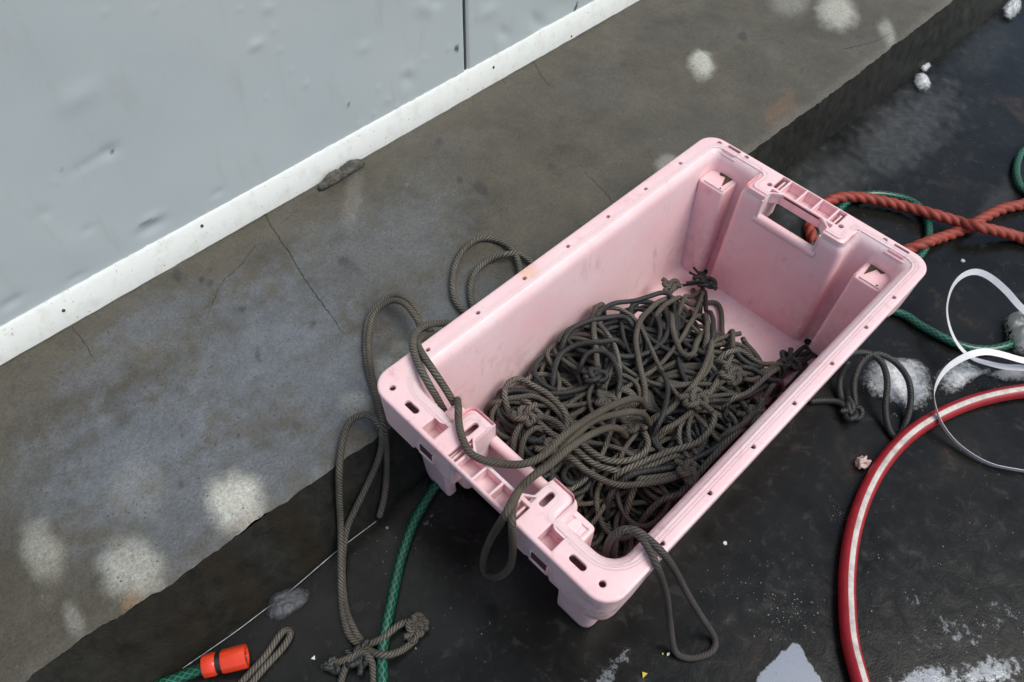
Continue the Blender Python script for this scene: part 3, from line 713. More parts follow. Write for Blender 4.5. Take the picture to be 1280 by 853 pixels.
# drain holes in the tub floor corners
for u_, v_ in ((.733, .098), (.733, .345)):
    c = CB(); c.loft([[(u_ + .007 * math.cos(a), v_ + .007 * math.sin(a), zz) for a in np.linspace(0, 6.283, 18, endpoint=False)] for zz in (.0230, .0256)])
    c.build('drain_hole', mat_simple('drain_dark', (.012, .01, .01), .8), tubo, False)

# ------------------------------------------------------------------ rope tangle inside the crate
CELL = .004; GX, GY = int(.86 / CELL), int(.52 / CELL)
HM = np.full((GX, GY), .0245)
uu = (np.arange(GX) + .5) * CELL - .03; vv_ = (np.arange(GY) + .5) * CELL - .03
def gi(x, y): return np.clip(((x - OX + .03) / CELL).astype(int), 1, GX - 2), np.clip(((y - OY + .03) / CELL).astype(int), 1, GY - 2)
# rim and walls carry ropes too
rimmask = np.ones((GX, GY), bool)
rimmask[(uu > .03)[:, None] & (uu < .77)[:, None] & (vv_ > .02)[None, :] & (vv_ < .415)[None, :]] = False
def drop(xy, r, sm=14, deposit=True, lift=0):
    x, y = xy[:, 0], xy[:, 1]; i, j = gi(x, y)
    sup = np.max(np.stack([HM[i + a, j + b] for a in (-1, 0, 1) for b in (-1, 0, 1)]), 0)
    z = sup + r * .8
    for _ in range(10):
        z = np.maximum(smooth1(z, sm), sup + r * .45)
    z = smooth1(z, 4) + lift
    if deposit:
        for a in (-1, 0, 1):
            for b in (-1, 0, 1):
                np.maximum.at(HM, (i + a, j + b), z + r * (.55 if a == b == 0 else .2))
    return np.column_stack([x, y, z])
tangle = empty('rope_tangle', (OX + .33, OY + .23, .024), 'big tangled heap of dark grey brown rope filling the pink crate', 'rope')
def walk(L, step=.004):
    n = int(L / step); a = RNG.uniform(0, 2 * math.pi); k = RNG.normal(0, 8); out = []
    p = np.array([.31, .205]) + RNG.normal(0, 1, 2) * np.array([.18, .13]); ktarget = RNG.choice([-1, 1]) * RNG.uniform(2, 16)
    p = np.clip(p, [.1, .07], [.6, .37])
    for i in range(n):
        out.append(p.copy())
        if RNG.random() < .010: ktarget = RNG.choice([-1, 1]) * RNG.uniform(2, 26) if RNG.random() < .8 else RNG.choice([-1, 1]) * 55
        k += (ktarget - k) * .05 + RNG.normal(0, .5)
        e = (p - np.array([.315, .21])) / np.array([.275, .180]); rho = np.linalg.norm(e)
        if rho > .86:
            want = math.atan2(*( -(e / np.array([.275, .180])))[::-1]); da = (want - a + math.pi) % (2 * math.pi) - math.pi
            k = k * .7 + .3 * np.clip(da * 30, -40, 40)
        a += k * step; p = p + step * np.array([math.cos(a), math.sin(a)])
        p[0] = min(max(p[0], .085), .66); p[1] = min(max(p[1], .057), .380)
    return np.array(out)
def part_rope(P, r, mat, name='rope_strand', parent=tangle, sides=10): return link(name, tube_mesh(name, P, r, sides), mat, parent)
for q in range(84):
    r = RNG.choice([.0038, .0043, .0048]); w = walk(RNG.uniform(1.0, 2.1)) + np.array([OX, OY])
    w = np.column_stack([np.convolve(np.pad(w[:, k], 4, 'edge'), np.ones(9) / 9, 'valid') for k in (0, 1)])
    P = drop(w, r); m_ = ROPED if (q < 10 or RNG.random() < .36) else (ROPE2 if RNG.random() < .22 else ROPE)
    part_rope(P, r, m_)
def traced(px, r, mat, z0=.2, sm=10, lift=0., name='rope_strand', parent=tangle):
    """a strand seen in the photo, let down onto the heap"""
    Z = np.full(len(px), z0)
    for _ in range(6):
        P = np.array([at(a, b, z) for (a, b), z in zip(px, Z)]); i, j = gi(P[:, 0], P[:, 1]); i = np.clip(i, 2, GX - 3); j = np.clip(j, 2, GY - 3)
        Z = .5 * Z + .5 * (np.max(np.stack([HM[i + a, j + b] for a in (-2, 0, 2) for b in (-2, 0, 2)]), 0) + r)
    C = catmull(P, .004); C[:, 0] = np.clip(C[:, 0], OX + .078, OX + .712); C[:, 1] = np.clip(C[:, 1], OY + .055, OY + .382); D = drop(C[:, :2], r, sm, True, lift); k_ = np.arange(len(D)); e_ = np.minimum(k_, k_[::-1]); D[:, 2] = np.maximum(.03, D[:, 2] - .030 * np.clip(1 - e_ / 7., 0, 1) ** 1.5); return part_rope(D, r, mat, name, parent)
TR = [
 ([(589, 517), (591, 488), (609, 499), (642, 497), (668, 494), (691, 507), (706, 527), (700, 552)], .0052, ROPE),
 ([(640, 520), (631, 495), (635, 478), (650, 472), (670, 481), (692, 497), (708, 520), (704, 547), (690, 565)], .0056, ROPE2),
 ([(645, 490), (660, 502), (691, 530), (724, 553), (757, 573), (790, 573), (809, 560), (806, 540), (786, 522), (760, 520)], .0056, ROPE2),
 ([(655, 505), (690, 540), (720, 563), (755, 582), (795, 585), (830, 575), (860, 560)], .0056, ROPE2),
 ([(640, 575), (645, 540), (660, 525), (685, 522), (705, 535), (715, 560)], .0056, ROPE),
 ([(650, 580), (655, 548), (670, 533), (690, 532)], .0052, ROPE),
 ([(800, 368), (775, 362), (750, 368), (743, 396), (746, 440), (749, 490)], .0056, ROPE),
 ([(870, 372), (839, 366), (809, 389), (796, 415), (799, 455), (807, 488), (804, 520)], .0056, ROPE),
 ([(840, 380), (842, 412), (852, 438), (866, 441), (873, 424), (889, 408), (889, 436), (872, 474), (842, 508), (806, 530)], .0056, ROPE),
 ([(815, 395), (835, 375), (860, 366), (888, 369), (904, 382), (917, 412), (916, 440), (900, 470), (880, 500), (850, 525), (815, 540)], .0052, ROPE),
 ([(691, 480), (697, 450), (717, 432), (757, 425), (786, 424)], .0056, ROPED),
 ([(700, 440), (713, 412), (744, 397), (775, 396), (800, 405)], .0054, ROPED),
 ([(760, 600), (790, 582), (830, 566), (872, 553), (893, 525), (890, 500)], .0056, ROPE2),
 ([(760, 640), (765, 615), (795, 590), (850, 580), (900, 555), (930, 520)], .006, ROPED),
 ([(780, 650), (792, 615), (812, 597), (850, 590), (870, 575)], .0054, ROPE2),
 ([(800, 650), (825, 625), (860, 612), (900, 590), (935, 555)], .0056, ROPE2),
 ([(700, 560), (740, 590), (780, 605), (830, 600), (880, 580)], .0056, ROPE),
 ([(905, 420), (930, 450), (960, 455), (985, 448), (1010, 440), (1035, 429)], .0052, ROPED),
 ([(890, 440), (920, 460), (955, 462), (980, 462), (1000, 450)], .0052, ROPE),
 ([(985, 450), (1005, 432), (1025, 425), (1040, 435)], .0048, ROPED),
 ([(870, 350), (880, 372), (886, 400), (884, 430)], .0056, ROPE),
 ([(850, 385), (862, 360), (882, 352)], .005, ROPE),
 ([(890, 480), (920, 468), (950, 470), (985, 456)], .0052, ROPE), ([(870, 505), (915, 500), (955, 482), (995, 458), (1028, 434)], .005, ROPED),
 ([(895, 445), (925, 436), (958, 446), (990, 450)], .005, ROPE2), ([(893, 425), (893, 390), (885, 354)], .005, ROPED), ([(866, 400), (874, 376), (884, 352)], .0046, ROPE),
 ([(895, 545), (930, 528), (952, 502), (978, 464)], .005, ROPE), ([(910, 455), (940, 460), (972, 472), (1000, 466), (1012, 448)], .005, ROPED), ([(905, 500), (935, 490), (958, 470), (982, 452)], .0046, ROPE2),
 ([(740, 400), (765, 378), (800, 372), (830, 362), (852, 372)], .005, ROPED), ([(720, 470), (735, 440), (760, 440), (775, 470), (770, 500)], .005, ROPED), ([(820, 450), (835, 480), (830, 515), (815, 545)], .005, ROPED),
]
for px, r, m_ in TR: traced(px, r * .9, m_)
def knot_path(c, s, q=0., flat=.6, turns=2):
    t = np.linspace(0, 2 * math.pi, 90); x = np.sin(t) + 2 * np.sin(2 * t); y = np.cos(t) - 2 * np.cos(2 * t); z = -np.sin(3 * t)
    P = np.column_stack([x, y * .75, z * flat]) * s; a, b = math.cos(q), math.sin(q)
    return np.column_stack([P[:, 0] * a - P[:, 1] * b, P[:, 0] * b + P[:, 1] * a, P[:, 2]]) + c
def hm_at(p): i, j = gi(np.array([p[0]]), np.array([p[1]])); return float(HM[i, j][0])
def knot(px, py, z0, s, r, mat, parent, q, tails=3, ground=None):
    z = z0
    if ground is None:
        for _ in range(5): z = .5 * z + .5 * (hm_at(at(px, py, z)) + s * .8)
    c = at(px, py, z); L = [knot_path(c, s, q)]
    for k in range(tails):
        a = q + k * 2.1 + RNG.uniform(-.4, .4); e = c + np.array([math.cos(a), math.sin(a), RNG.uniform(-.2, .3)]) * s * RNG.uniform(3, 4.5)
        L.append(catmull([c, (c + e) / 2 + RNG.normal(0, s * .4, 3), e], .003))
    return link('knot', tube_mesh('knot', L, r, 9), mat, parent)
for a in ((882, 352, .1, .0068, .0044, ROPED), (838, 358, .18, .006, .0048, ROPE), (757, 500, .24, .006, .005, ROPE), (985, 452, .09, .007, .0046, ROPED), (915, 470, .14, .0065, .005, ROPE), (870, 500, .18, .007, .005, ROPE), (790, 530, .22, .006, .005, ROPE), (945, 520, .12, .007, .005, ROPE), (860, 590, .15, .006, .005, ROPE), (655, 520, .2, .006, .005, ROPE), (690, 560, .22, .006, .005, ROPE), (745, 470, .22, .006, .0048, ROPED)):
    knot(*a, tangle, RNG.uniform(0, 6))

def frayed(px, py, dirs, r=.0027):
    z = .1
    for _ in range(5): z = .5 * z + .5 * (hm_at(at(px, py, z)) + .006)
    c = at(px, py, z); L = []
    for a, l in dirs:
        for k in range(2):
            b = rad(a) + RNG.normal(0, .14); e = c + np.array([math.cos(b), math.sin(b), .12 + RNG.normal(0, .1)]) * l * RNG.uniform(.7, 1.)
            L.append(catmull([c, c + (e - c) * .5 + RNG.normal(0, .002, 3), e], .003))
    return link('frayed_end', tube_mesh('frayed_end', L, r, 5), ROPED, tangle)
frayed(882, 352, ((100, .045), (150, .05), (60, .03))); frayed(985, 452, ((200, .03), (330, .03), (20, .03))); frayed(800, 430, ((40, .02), (160, .02))); frayed(905, 520, ((10, .02), (250, .02))); frayed(760, 505, ((60, .016), (200, .02)))
# ------------------------------------------------------------------ ropes hanging out of the crate
def rope_thing(name, label, paths, r, mat, cat='rope', group=None, knots=()):
    """paths: lists of 3-D points; a single mesh, or an Empty with strands and knots"""
    curves = [catmull(p, .004) for p in paths]
    if len(curves) == 1 and not knots:
        o = link(name, tube_mesh(name, curves[0], r, 12), mat); return tag(o, label, cat, group)
    o = empty(name, tuple(curves[0][0]), label, cat, group)
    for c in curves: link('strand', tube_mesh('strand', c, r, 12), mat, o)
    for k in knots: knot(*k[:3], k[3], k[4], k[5], o, k[6], k[7], ground=1)
    return o
LT = LZ + .0075; FT = .006
def P_(*l): return [on_riser(a, b) if z == 'face' else at(a, b, z) for a, b, z in l]
def on_riser(px, py):                     # a point lying against the battered face of the ledge
    r = ray(px, py); k = .31; b = .515 - .011      # y = b + k z
    t = (b + k * CAM[2] - CAM[1]) / (r[1] - k * r[2]); return CAM + r * t
RT = H + .0065
# pair over the left rim, dropping between crate and ledge
rope_thing('rope_bight', 'grey rope bight doubled over the long rim of the crate beside the wall', [
    P_((575, 540, .19), (556, 515, .235), (546, 497, .262), (534, 477, RT), (521, 451, RT + .003), (516, 430, RT + .001), (521, 415, .27), (537, 406, .255), (562, 405, .235), (585, 412, .2), (600, 420, .17)),
    P_((590, 540, .19), (570, 508, .245), (556, 485, .268), (544, 467, RT), (528, 443, RT + .001), (522, 430, .275), (527, 423, .258), (542, 419, .24), (562, 418, .22), (580, 424, .18))], .0056, ROPE)
# long run over the ledge down to the floor
rope_thing('rope_run', 'long grey rope looped on the ledge and falling over its edge to the floor', [
    P_((540, 415, LT + .03), (525, 404, LT + .03), (521, 388, LT + .035), (508, 374, LT + .03), (491, 370, LT + .02), (472, 382, LT + .01), (460, 402, LT), (457, 434, LT), (462, 470, LT), (472, 503, LT), (480, 535, LT + .01), (483, 567, 'face'), (483, 594, 'face'), (480, 622, 'face'), (474, 646, 'face')),
    P_((528, 416, LT + .02), (519, 396, LT + .035), (504, 379, LT + .03), (487, 377, LT + .02), (468, 392, LT + .006), (461, 420, LT + .004), (462, 450, LT + .004), (468, 485, LT + .003), (477, 515, LT + .003), (478, 537, LT + .01), (476, 562, 'face'), (467, 589, 'face'), (446, 633, 'face'), (433, 663, 'face'), (428, 705, FT), (430, 745, FT), (437, 775, FT), (454, 803, FT), (474, 800, FT + .008), (498, 782, FT + .006), (515, 776, FT)),
    P_((476, 535, LT + .012), (468, 524, LT + .012), (454, 519, LT + .01), (437, 528, LT + .006), (428, 554, LT + .006), (424, 588, 'face'), (424, 625, 'face'), (426, 664, 'face'), (426, 725, .012), (428, 764, FT), (437, 795, FT + .003), (459, 812, FT + .006), (480, 819, FT + .017), (502, 813, FT + .006), (520, 799, FT)),
    P_((424, 870, FT), (428, 845, FT), (438, 825, FT + .006), (452, 815, FT + .01), (464, 826, FT + .008), (467, 851, FT), (468, 875, FT)),
    P_((402, 834, FT + .002), (420, 829, FT + .004), (438, 822, FT + .008), (455, 812, FT + .008))], .0053, ROPE,
    knots=((518, 788, .012, .0055, .0046, ROPE, 1., 2), (448, 822, .012, .006, .0046, ROPED, .2, 3), (415, 832, .010, .0042, .0042, ROPED, 2., 1), (523, 777, .011, .0045, .0042, ROPE, 2.4, 2)))
# loops on the ledge behind the crate
rope_thing('rope_loop', 'grey twisted rope making two round loops on the ledge behind the crate rim', [
    P_((610, 410, LT), (585, 394, LT), (569, 375, LT), (566, 349, LT), (573, 322, LT), (590, 303, LT), (610, 298, LT), (633, 306, LT), (646, 323, LT + .004), (651, 346, LT), (650, 372, LT)),
    P_((605, 404, LT), (593, 388, LT), (588, 365, LT), (593, 342, LT + .003), (610, 326, LT), (633, 318, LT + .011), (652, 319, LT + .003), (669, 334, LT), (682, 352, LT))], .0056, ROPE2)
# bight over the near end
XF = OX + U0 - .012
hang = [tuple(p) for p in (atx(640, 652, XF), atx(641, 691, XF), atx(636, 711, XF), atx(621, 722, XF), atx(607, 717, XF), atx(604, 701, XF), atx(613, 675, XF), atx(632, 643, XF))]
rope_thing('rope_bight', 'brownish rope draped over the near hand grip with its bight hanging down outside', [
    P_((572, 500, .262), (573, 512, RT + .01), (573, 524, RT + .004), (577, 545, RT + .002), (587, 565, RT), (603, 575, RT), (628, 580, RT), (655, 580, RT + .006), (680, 569, RT + .006), (701, 548, RT), (725, 530, .27), (757, 511, .25), (785, 500, .22), (800, 500, .185), (806, 508, .15)),
    P_((812, 530, .15), (804, 518, .19), (790, 515, .222), (776, 517, .238), (744, 525, .25), (719, 545, .268), (692, 575, RT + .004), (667, 595, RT + .010), (650, 612, RT + .004), (642, 630, RT - .002)) + hang[:] + P_((646, 617, RT + .004), (664, 598, RT + .016), (690, 579, RT + .012), (712, 560, .285), (735, 545, .26), (760, 535, .235), (775, 537, .20), (782, 545, .15))], .0053, mat_rope('brown_rope', (.045, .037, .027), (.105, .088, .066), (.155, .134, .102), lay=.0052))
# bight over the near right corner
rope_thing('rope_bight', 'dark rope bight spilling over the near right corner of the crate onto the wet floor', [
    P_((757, 716, .15), (758, 690, .22), (764, 673, .265), (780, 662, RT + .002), (797, 668, RT + .002), (811, 686, RT + .002), (823, 713, RT - .012), (833, 744, .16), (837, 775, .075), (843, 812, .015), (856, 822, FT), (875, 821, FT), (891, 813, FT), (893, 797, .01), (876, 770, .06), (860, 744, .13), (844, 714, .235), (828, 691, RT), (808, 672, RT + .004), (790, 662, RT + .006), (772, 668, .27), (766, 690, .215), (768, 712, .15))], .005, mat_rope('plum_grey_rope', (.032, .027, .025), (.075, .065, .06), (.11, .096, .088), lay=.0052))
# ropes out on the right-hand floor
rope_thing('rope_coil', 'dark rope coil lying across the ice clump on the floor right of the crate', [
    P_((1030, 470, .02), (1050, 450, .05), (1070, 441, .06), (1089, 443, .055), (1103, 455, .05), (1109, 477, .045), (1107, 513, .02), (1113, 540, FT), (1130, 556, FT)),
    P_((1072, 520, FT), (1069, 506, FT), (1068, 475, .03), (1080, 449, .05), (1099, 443, .056), (1121, 455, .05), (1136, 477, .045), (1138, 506, .02), (1131, 532, FT), (1122, 548, FT)),
    P_((1060, 452, .05), (1050, 475, .02), (1052, 499, FT), (1064, 515, FT + .006), (1072, 522, FT)),
    P_((1012, 502, FT), (1030, 501, FT), (1048, 503, FT + .004), (1062, 514, FT + .008))], .0058, ROPED,
    knots=((1066, 515, .013, .007, .0052, ROPED, .5, 2),))
rope_thing('rope_bight', 'short grey rope bight lying folded on the floor next to the orange hose connector', [
    P_((290, 870, FT), (303, 852, FT), (331, 821, FT), (349, 795, FT), (357, 788, FT), (363, 792, FT), (355, 808, FT), (334, 831, FT), (316, 852, FT), (302, 870, FT))], .0052, ROPE)

# ------------------------------------------------------------------ hoses and the red rope
HG = .0095
o = link('garden_hose', tube_mesh('garden_hose', catmull(P_((420, 1200, HG), (460, 1020, HG), (476, 900, HG), (478, 852, HG), (478, 815, HG), (484, 777, HG), (491, 743, HG), (500, 702, HG), (512, 665, HG), (526, 636, HG), (560, 590, HG), (640, 530, HG), (800, 450, HG), (960, 395, HG), (1060, 378, HG), (1123, 391, HG), (1149, 406, HG), (1176, 421, HG), (1203, 433, HG), (1231, 437, HG), (1256, 433, HG), (1290, 420, HG), (1380, 400, HG), (1550, 420, HG), (1800, 520, HG)), .005), .0083, 16), GREEN)
tag(o, 'long green mesh hose running under the crate and out on both sides', 'hose')
o = link('garden_hose', tube_mesh('garden_hose', catmull(P_((1000, 330, HG), (1030, 285, HG), (1049, 262, HG), (1064, 250, HG), (1088, 243, HG), (1115, 245, HG), (1139, 252, HG), (1155, 266, HG), (1161, 286, HG), (1158, 308, HG), (1140, 330, HG), (1110, 350, HG)), .005), .0083, 16), GREEN)
tag(o, 'loop of green hose on the floor passing beneath the red rope', 'hose')
o = link('garden_hose', tube_mesh('garden_hose', catmull(P_((1800, 120, HG), (1600, 100, HG), (1430, 110, HG), (1330, 150, HG), (1284, 184, HG), (1273, 199, HG), (1271, 221, HG), (1283, 240, HG), (1330, 260, HG), (1450, 270, HG), (1650, 330, HG), (1800, 400, HG)), .005), .0083, 16), GREEN)
tag(o, 'dark green hose bend showing at the right edge above the red rope', 'hose')
# hose with connector
hose = empty('hose_end', tuple(at(225, 845, HG)), 'green hose end fitted with a bright orange and black click connector', 'hose')
link('hose', tube_mesh('hose', catmull(P_((-200, 1150, HG), (-30, 1010, HG), (120, 905, HG), (170, 870, HG), (225, 847, HG), (262, 833, .013)), .005), .0083, 16), GREEN, hose)
a0, a1 = at(253, 834, .0165), at(309, 820, .0165); ax = (a1 - a0) / np.linalg.norm(a1 - a0); Lc = np.linalg.norm(a1 - a0)
def turned(prof, name, mat, parent, rib=0, sides=36):
    n1_ = np.cross(ax, [0, 0, 1.]); n1_ /= np.linalg.norm(n1_); n2_ = np.cross(n1_, ax); mb = MB()
    mb.loft([[a0 + ax * s * Lc + (n1_ * math.cos(t) + n2_ * math.sin(t)) * (r + (rib * max(0, math.cos(t * 9)) if k not in (0, len(prof) - 1) else 0)) for t in np.linspace(0, 2 * math.pi, sides, endpoint=False)] for k, (s, r) in enumerate(prof)])
    return mb.build(name, mat, parent, True, 35)
ORG = mat_simple('orange_plastic', (.78, .055, .018), .28, 60, .15, .03, Coat_Weight=.3)
BLK = mat_simple('black_rubber', (.012, .012, .012), .45)
turned([(0, .0115), (.02, .0150), (.06, .0163), (.26, .0166), (.31, .0155), (.33, .013)], 'collar', ORG, hose, .0006)
turned([(.30, .0140), (.31, .0146), (.43, .0146), (.44, .0140)], 'grip_ring', BLK, hose)
cn = turned([(.43, .013), (.44, .0160), (.48, .0168), (.93, .0172), (.99, .0168), (1.0, .0155), (1.0, .012), (.93, .0115), (.8, .011)], 'connector_body', ORG, hose, .0005)
turned([(.84, .0108), (.95, .0112), (.955, .008), (.85, .006)], 'bore', BLK, cn)

RR = .0115
REDROPE = NT('red_rope'); P = REDROPE.gen_pos(); uv = REDROPE.new('ShaderNodeTexCoord').outputs['UV']; n1 = REDROPE.noise(P, 30, 4); 
sx = REDROPE.new('ShaderNodeSeparateXYZ'); REDROPE.ln(uv, sx.inputs[0])
ph = REDROPE.math('ADD', REDROPE.math('MULTIPLY', sx.outputs[0], 3.), REDROPE.math('MULTIPLY', sx.outputs[1], -3 / .07)); w_ = REDROPE.math('ABSOLUTE', REDROPE.math('COSINE', REDROPE.math('MULTIPLY', ph, math.pi)))
fi = REDROPE.noise(REDROPE.scale(uv, (60, 300, 1)), 1, 3)
c = REDROPE.mix(REDROPE.ramp(n1, (.35, 0.), (.7, 1.)), (.38, .055, .032), (.26, .036, .022)); c = REDROPE.mix(REDROPE.ramp(w_, (.0, .75), (.3, 0.)), c, (.08, .012, .010))
c = REDROPE.mix(REDROPE.ramp(fi, (.35, .45), (.6, 0.)), c, (.14, .02, .015))
REDROPE.set(Base_Color=c, Roughness=.6, Normal=REDROPE.bump(fi, .6, .001))
o = link('mooring_rope', tube_mesh('mooring_rope', catmull(P_((1900, 520, RR), (1700, 440, RR), (1500, 385, RR), (1340, 320, RR), (1280, 299, RR), (1258, 292, RR + .01), (1224, 284, RR + .023), (1197, 277, RR + .012), (1163, 267, RR + .014), (1129, 258, RR + .006), (1095, 250, RR + .008), (1064, 246, RR + .010), (1040, 250, RR + .010), (1020, 265, RR + .008), (1012, 283, RR), (1020, 305, RR), (1040, 322, RR), (1075, 328, RR), (1105, 322, RR), (1132, 313, RR + .002), (1156, 304, RR + .012), (1180, 296, RR), (1207, 286, RR), (1231, 272, RR), (1254, 261, RR), (1280, 255, RR), (1340, 235, RR), (1480, 215, RR), (1700, 225, RR), (1900, 290, RR)), .0028), .0112, 30, 3, .26, .07), REDROPE.m)
tag(o, 'thick brick red twisted rope crossing itself behind the far end of the crate', 'rope')

BH = NT('red_rubber_hose'); uv = BH.new('ShaderNodeTexCoord').outputs['UV']; sx = BH.new('ShaderNodeSeparateXYZ'); BH.ln(uv, sx.inputs[0]); P = BH.gen_pos()
n1 = BH.noise(P, 60, 5, .65); n2 = BH.noise(P, 250, 3, .6)
dst = BH.math('ABSOLUTE', BH.math('SUBTRACT', sx.outputs[0], .5)); stripe = BH.ramp(dst, (.050, 1.), (.058, 0.))
c = BH.mix(BH.ramp(n1, (.4, 0.), (.7, 1.)), (.36, .010, .020), (.25, .008, .015)); wc = BH.mix(BH.ramp(n1, (.42, 0.), (.72, 1.)), (.60, .56, .52), (.36, .30, .28))
wc = BH.mix(BH.ramp(n2, (.62, 0.), (.75, .6)), wc, (.2, .15, .14)); c = BH.mix(stripe, c, wc)
rb = BH.math('SINE', BH.math('MULTIPLY', sx.outputs[0], 2 * math.pi * 44)); BH.set(Base_Color=c, Roughness=.36, Normal=BH.bump(BH.math('ADD', rb, n2), .22, .0006))
BR = .0132
bigp = catmull(P_((1260, 1250, BR), (1160, 1050, BR), (1100, 930, BR), (1076, 853, BR), (1063, 802, BR), (1059, 752, BR), (1060, 708, BR), (1067, 663, BR), (1082, 618, BR), (1104, 579, BR), (1134, 546, BR), (1168, 523, BR), (1208, 505, BR), (1248, 494, BR), (1290, 488, BR), (1350, 484, BR), (1480, 500, BR), (1650, 570, BR), (1850, 720, BR)), .006)
o = link('water_hose', tube_mesh('water_hose', bigp, BR, 32, phase=rad(98)), BH.m)
tag(o, 'thick glossy red hose with white stripe curving over the wet floor', 'hose')

# ------------------------------------------------------------------ white strap
def ribbon(name, pts, width, mat, th=.0007):
    P = catmull([p[0] for p in pts], .005); 
    k = np.linspace(0, 1, len(pts)); A = np.interp(np.linspace(0, 1, len(P)), k, [p[1] for p in pts])   # tilt: 0 lies flat, 90 stands on edge
    T = np.gradient(P, axis=0); T /= np.linalg.norm(T, axis=1)[:, None]; Sd = np.cross(T, [0, 0, 1.]); Sd /= np.linalg.norm(Sd, axis=1)[:, None]; Up = np.cross(Sd, T)
    Wd = Sd * np.cos(np.radians(A))[:, None] + Up * np.sin(np.radians(A))[:, None]; Nn = np.cross(T, Wd)
    mb = MB(); mb.loft([[p + w * width / 2 + n_ * th / 2, p - w * width / 2 + n_ * th / 2, p - w * width / 2 - n_ * th / 2, p + w * width / 2 - n_ * th / 2] for p, w, n_ in zip(P, Wd, Nn)])
    return mb.build(name, mat, None, True, 35)
STR = mat_simple('white_strap_plastic', (.74, .74, .76), .32, 60, .12, .05)
def Q(px, py, z, a): return (at(px, py, z), a)
o = ribbon('packing_strap', [Q(1420, 520, .03, 20), Q(1380, 470, .03, 20), Q(1330, 430, .035, 20), Q(1280, 388, .05, 20), Q(1258, 364, .06, 25), Q(1238, 347, .07, 30), Q(1220, 340, .075, 40), Q(1203, 345, .075, 50), Q(1190, 360, .07, 60), Q(1184, 384, .06, 65), Q(1187, 408, .05, 60), Q(1197, 430, .04, 40), Q(1214, 447, .035, 20), Q(1238, 455, .035, 5), Q(1258, 459, .04, -10), Q(1285, 461, .045, -15), Q(1330, 470, .05, 0),
    Q(1350, 465, .055, 10), Q(1320, 458, .06, 15), Q(1280, 451, .062, 15), Q(1251, 443, .066, 20), Q(1230, 440, .068, 40), Q(1209, 445, .068, 55), Q(1188, 457, .062, 65), Q(1175, 472, .055, 70), Q(1168, 491, .048, 70), Q(1171, 514, .036, 72), Q(1179, 533, .022, 75), Q(1196, 554, .012, 78), Q(1219, 571, .009, 80), Q(1240, 581, .008, 80), Q(1262, 586, .008, 75), Q(1285, 590, .008, 70), Q(1340, 600, .010, 60), Q(1420, 590, .015, 50), Q(1480, 550, .02, 40), Q(1490, 500, .02, 30)], .0125, STR)
tag(o, 'thin white plastic packing strap curled in two loops over the red hose', 'strap')

# ------------------------------------------------------------------ ice, slush and litter
def mat_ice(name, col=(.84, .87, .89), a0=.15, a1=1.0, op=1.0):
    t = NT(name); P = t.gen_pos(); n = t.noise(P, 130, 7, .75); n2 = t.noise(P, 500, 3, .6); hgt = t.attr('thick')
    al = t.math('ADD', hgt, t.math('MULTIPLY_ADD', n, 1.5, -.75)); al = t.math('MULTIPLY', t.ramp(al, (a0, 0.), (a1, 1.)), op)
    n4_ = t.noise(P, 45, 5, .7); c = t.mix(t.math('MAXIMUM', t.ramp(n4_, (.4, .75), (.58, 0.)), t.ramp(n2, (.35, .6), (.6, 0.))), col, tuple(x * .5 for x in col))
    t.set(Base_Color=c, Roughness=.28, Alpha=al, Normal=t.bump(t.math('ADD', n, t.math('MULTIPLY', n2, .9)), .5, .002)); return t.m
ICE = mat_ice('wet_ice'); SLUSH = mat_ice('grey_slush', (.42, .43, .43), .25, .7, .85); DARKICE = mat_ice('dirty_ice', (.10, .105, .118), .05, .7, .9)
def mound(name, px, z, hgt, mat, label, cat, seed, group=None, power=.5, edge=2.2):
    P2 = np.array([at(a, b, z)[:2] for a, b in px]); c = P2.mean(0); N = 72; M = 16
    cl = catmull([(*p, 0) for p in list(P2) + [P2[0]]], .002)[:, :2]; ang = np.arctan2(*(cl - c).T[::-1]); o_ = np.argsort(ang)
    th = np.linspace(-math.pi, math.pi, N, endpoint=False); rad_ = np.interp(th, ang[o_], np.linalg.norm(cl - c, axis=1)[o_], period=2 * math.pi)
    V = []; A = []; F = []
    for k in range(M + 1):
        s = k / M
        for i in range(N):
            r = rad_[i] * s; x, y = c[0] + r * math.cos(th[i]), c[1] + r * math.sin(th[i])
            hh = max(0, 1 - s ** 2.2) ** power; nn = 1 + .4 * fbm(x, y, 30, 4, seed) + .12 * fbm(x, y, 150, 3, seed)
            V.append((x, y, z + .0005 + hgt * hh * max(.1, nn))); A.append(hh)
    for k in range(M):
        for i in range(N):
            j = (i + 1) % N; F.append((k * N + i, k * N + j, (k + 1) * N + j, (k + 1) * N + i)[::-1])
    b0 = len(V); V.append((c[0], c[1], z - .002)); 
    for i in range(N): F.append((M * N + i, M * N + (i + 1) % N, b0)[::-1])
    A.append(0); me = bpy.data.meshes.new(name); me.from_pydata(V, [], F); me.update()
    bm = bmesh.new(); bm.from_mesh(me); bmesh.ops.remove_doubles(bm, verts=bm.verts, dist=1e-6); bm.to_mesh(me); bm.free()
    vals = []
    for v in me.vertices:
        d_ = np.array(v.co[:2]) - c; a_ = math.atan2(d_[1], d_[0]); R_ = np.interp(a_, th, rad_, period=2 * math.pi); s = min(1, np.linalg.norm(d_) / R_); vals.append(max(0, 1 - s ** edge) if v.co.z > z else 0)
    at_ = me.attributes.new('thick', 'FLOAT', 'POINT'); at_.data.foreach_set('value', np.array(vals, np.float32))
    me.polygons.foreach_set('use_smooth', [True] * len(me.polygons))
    return tag(link(name, me, mat), label, cat, group)
GI = 'ice melting on the wet floor'
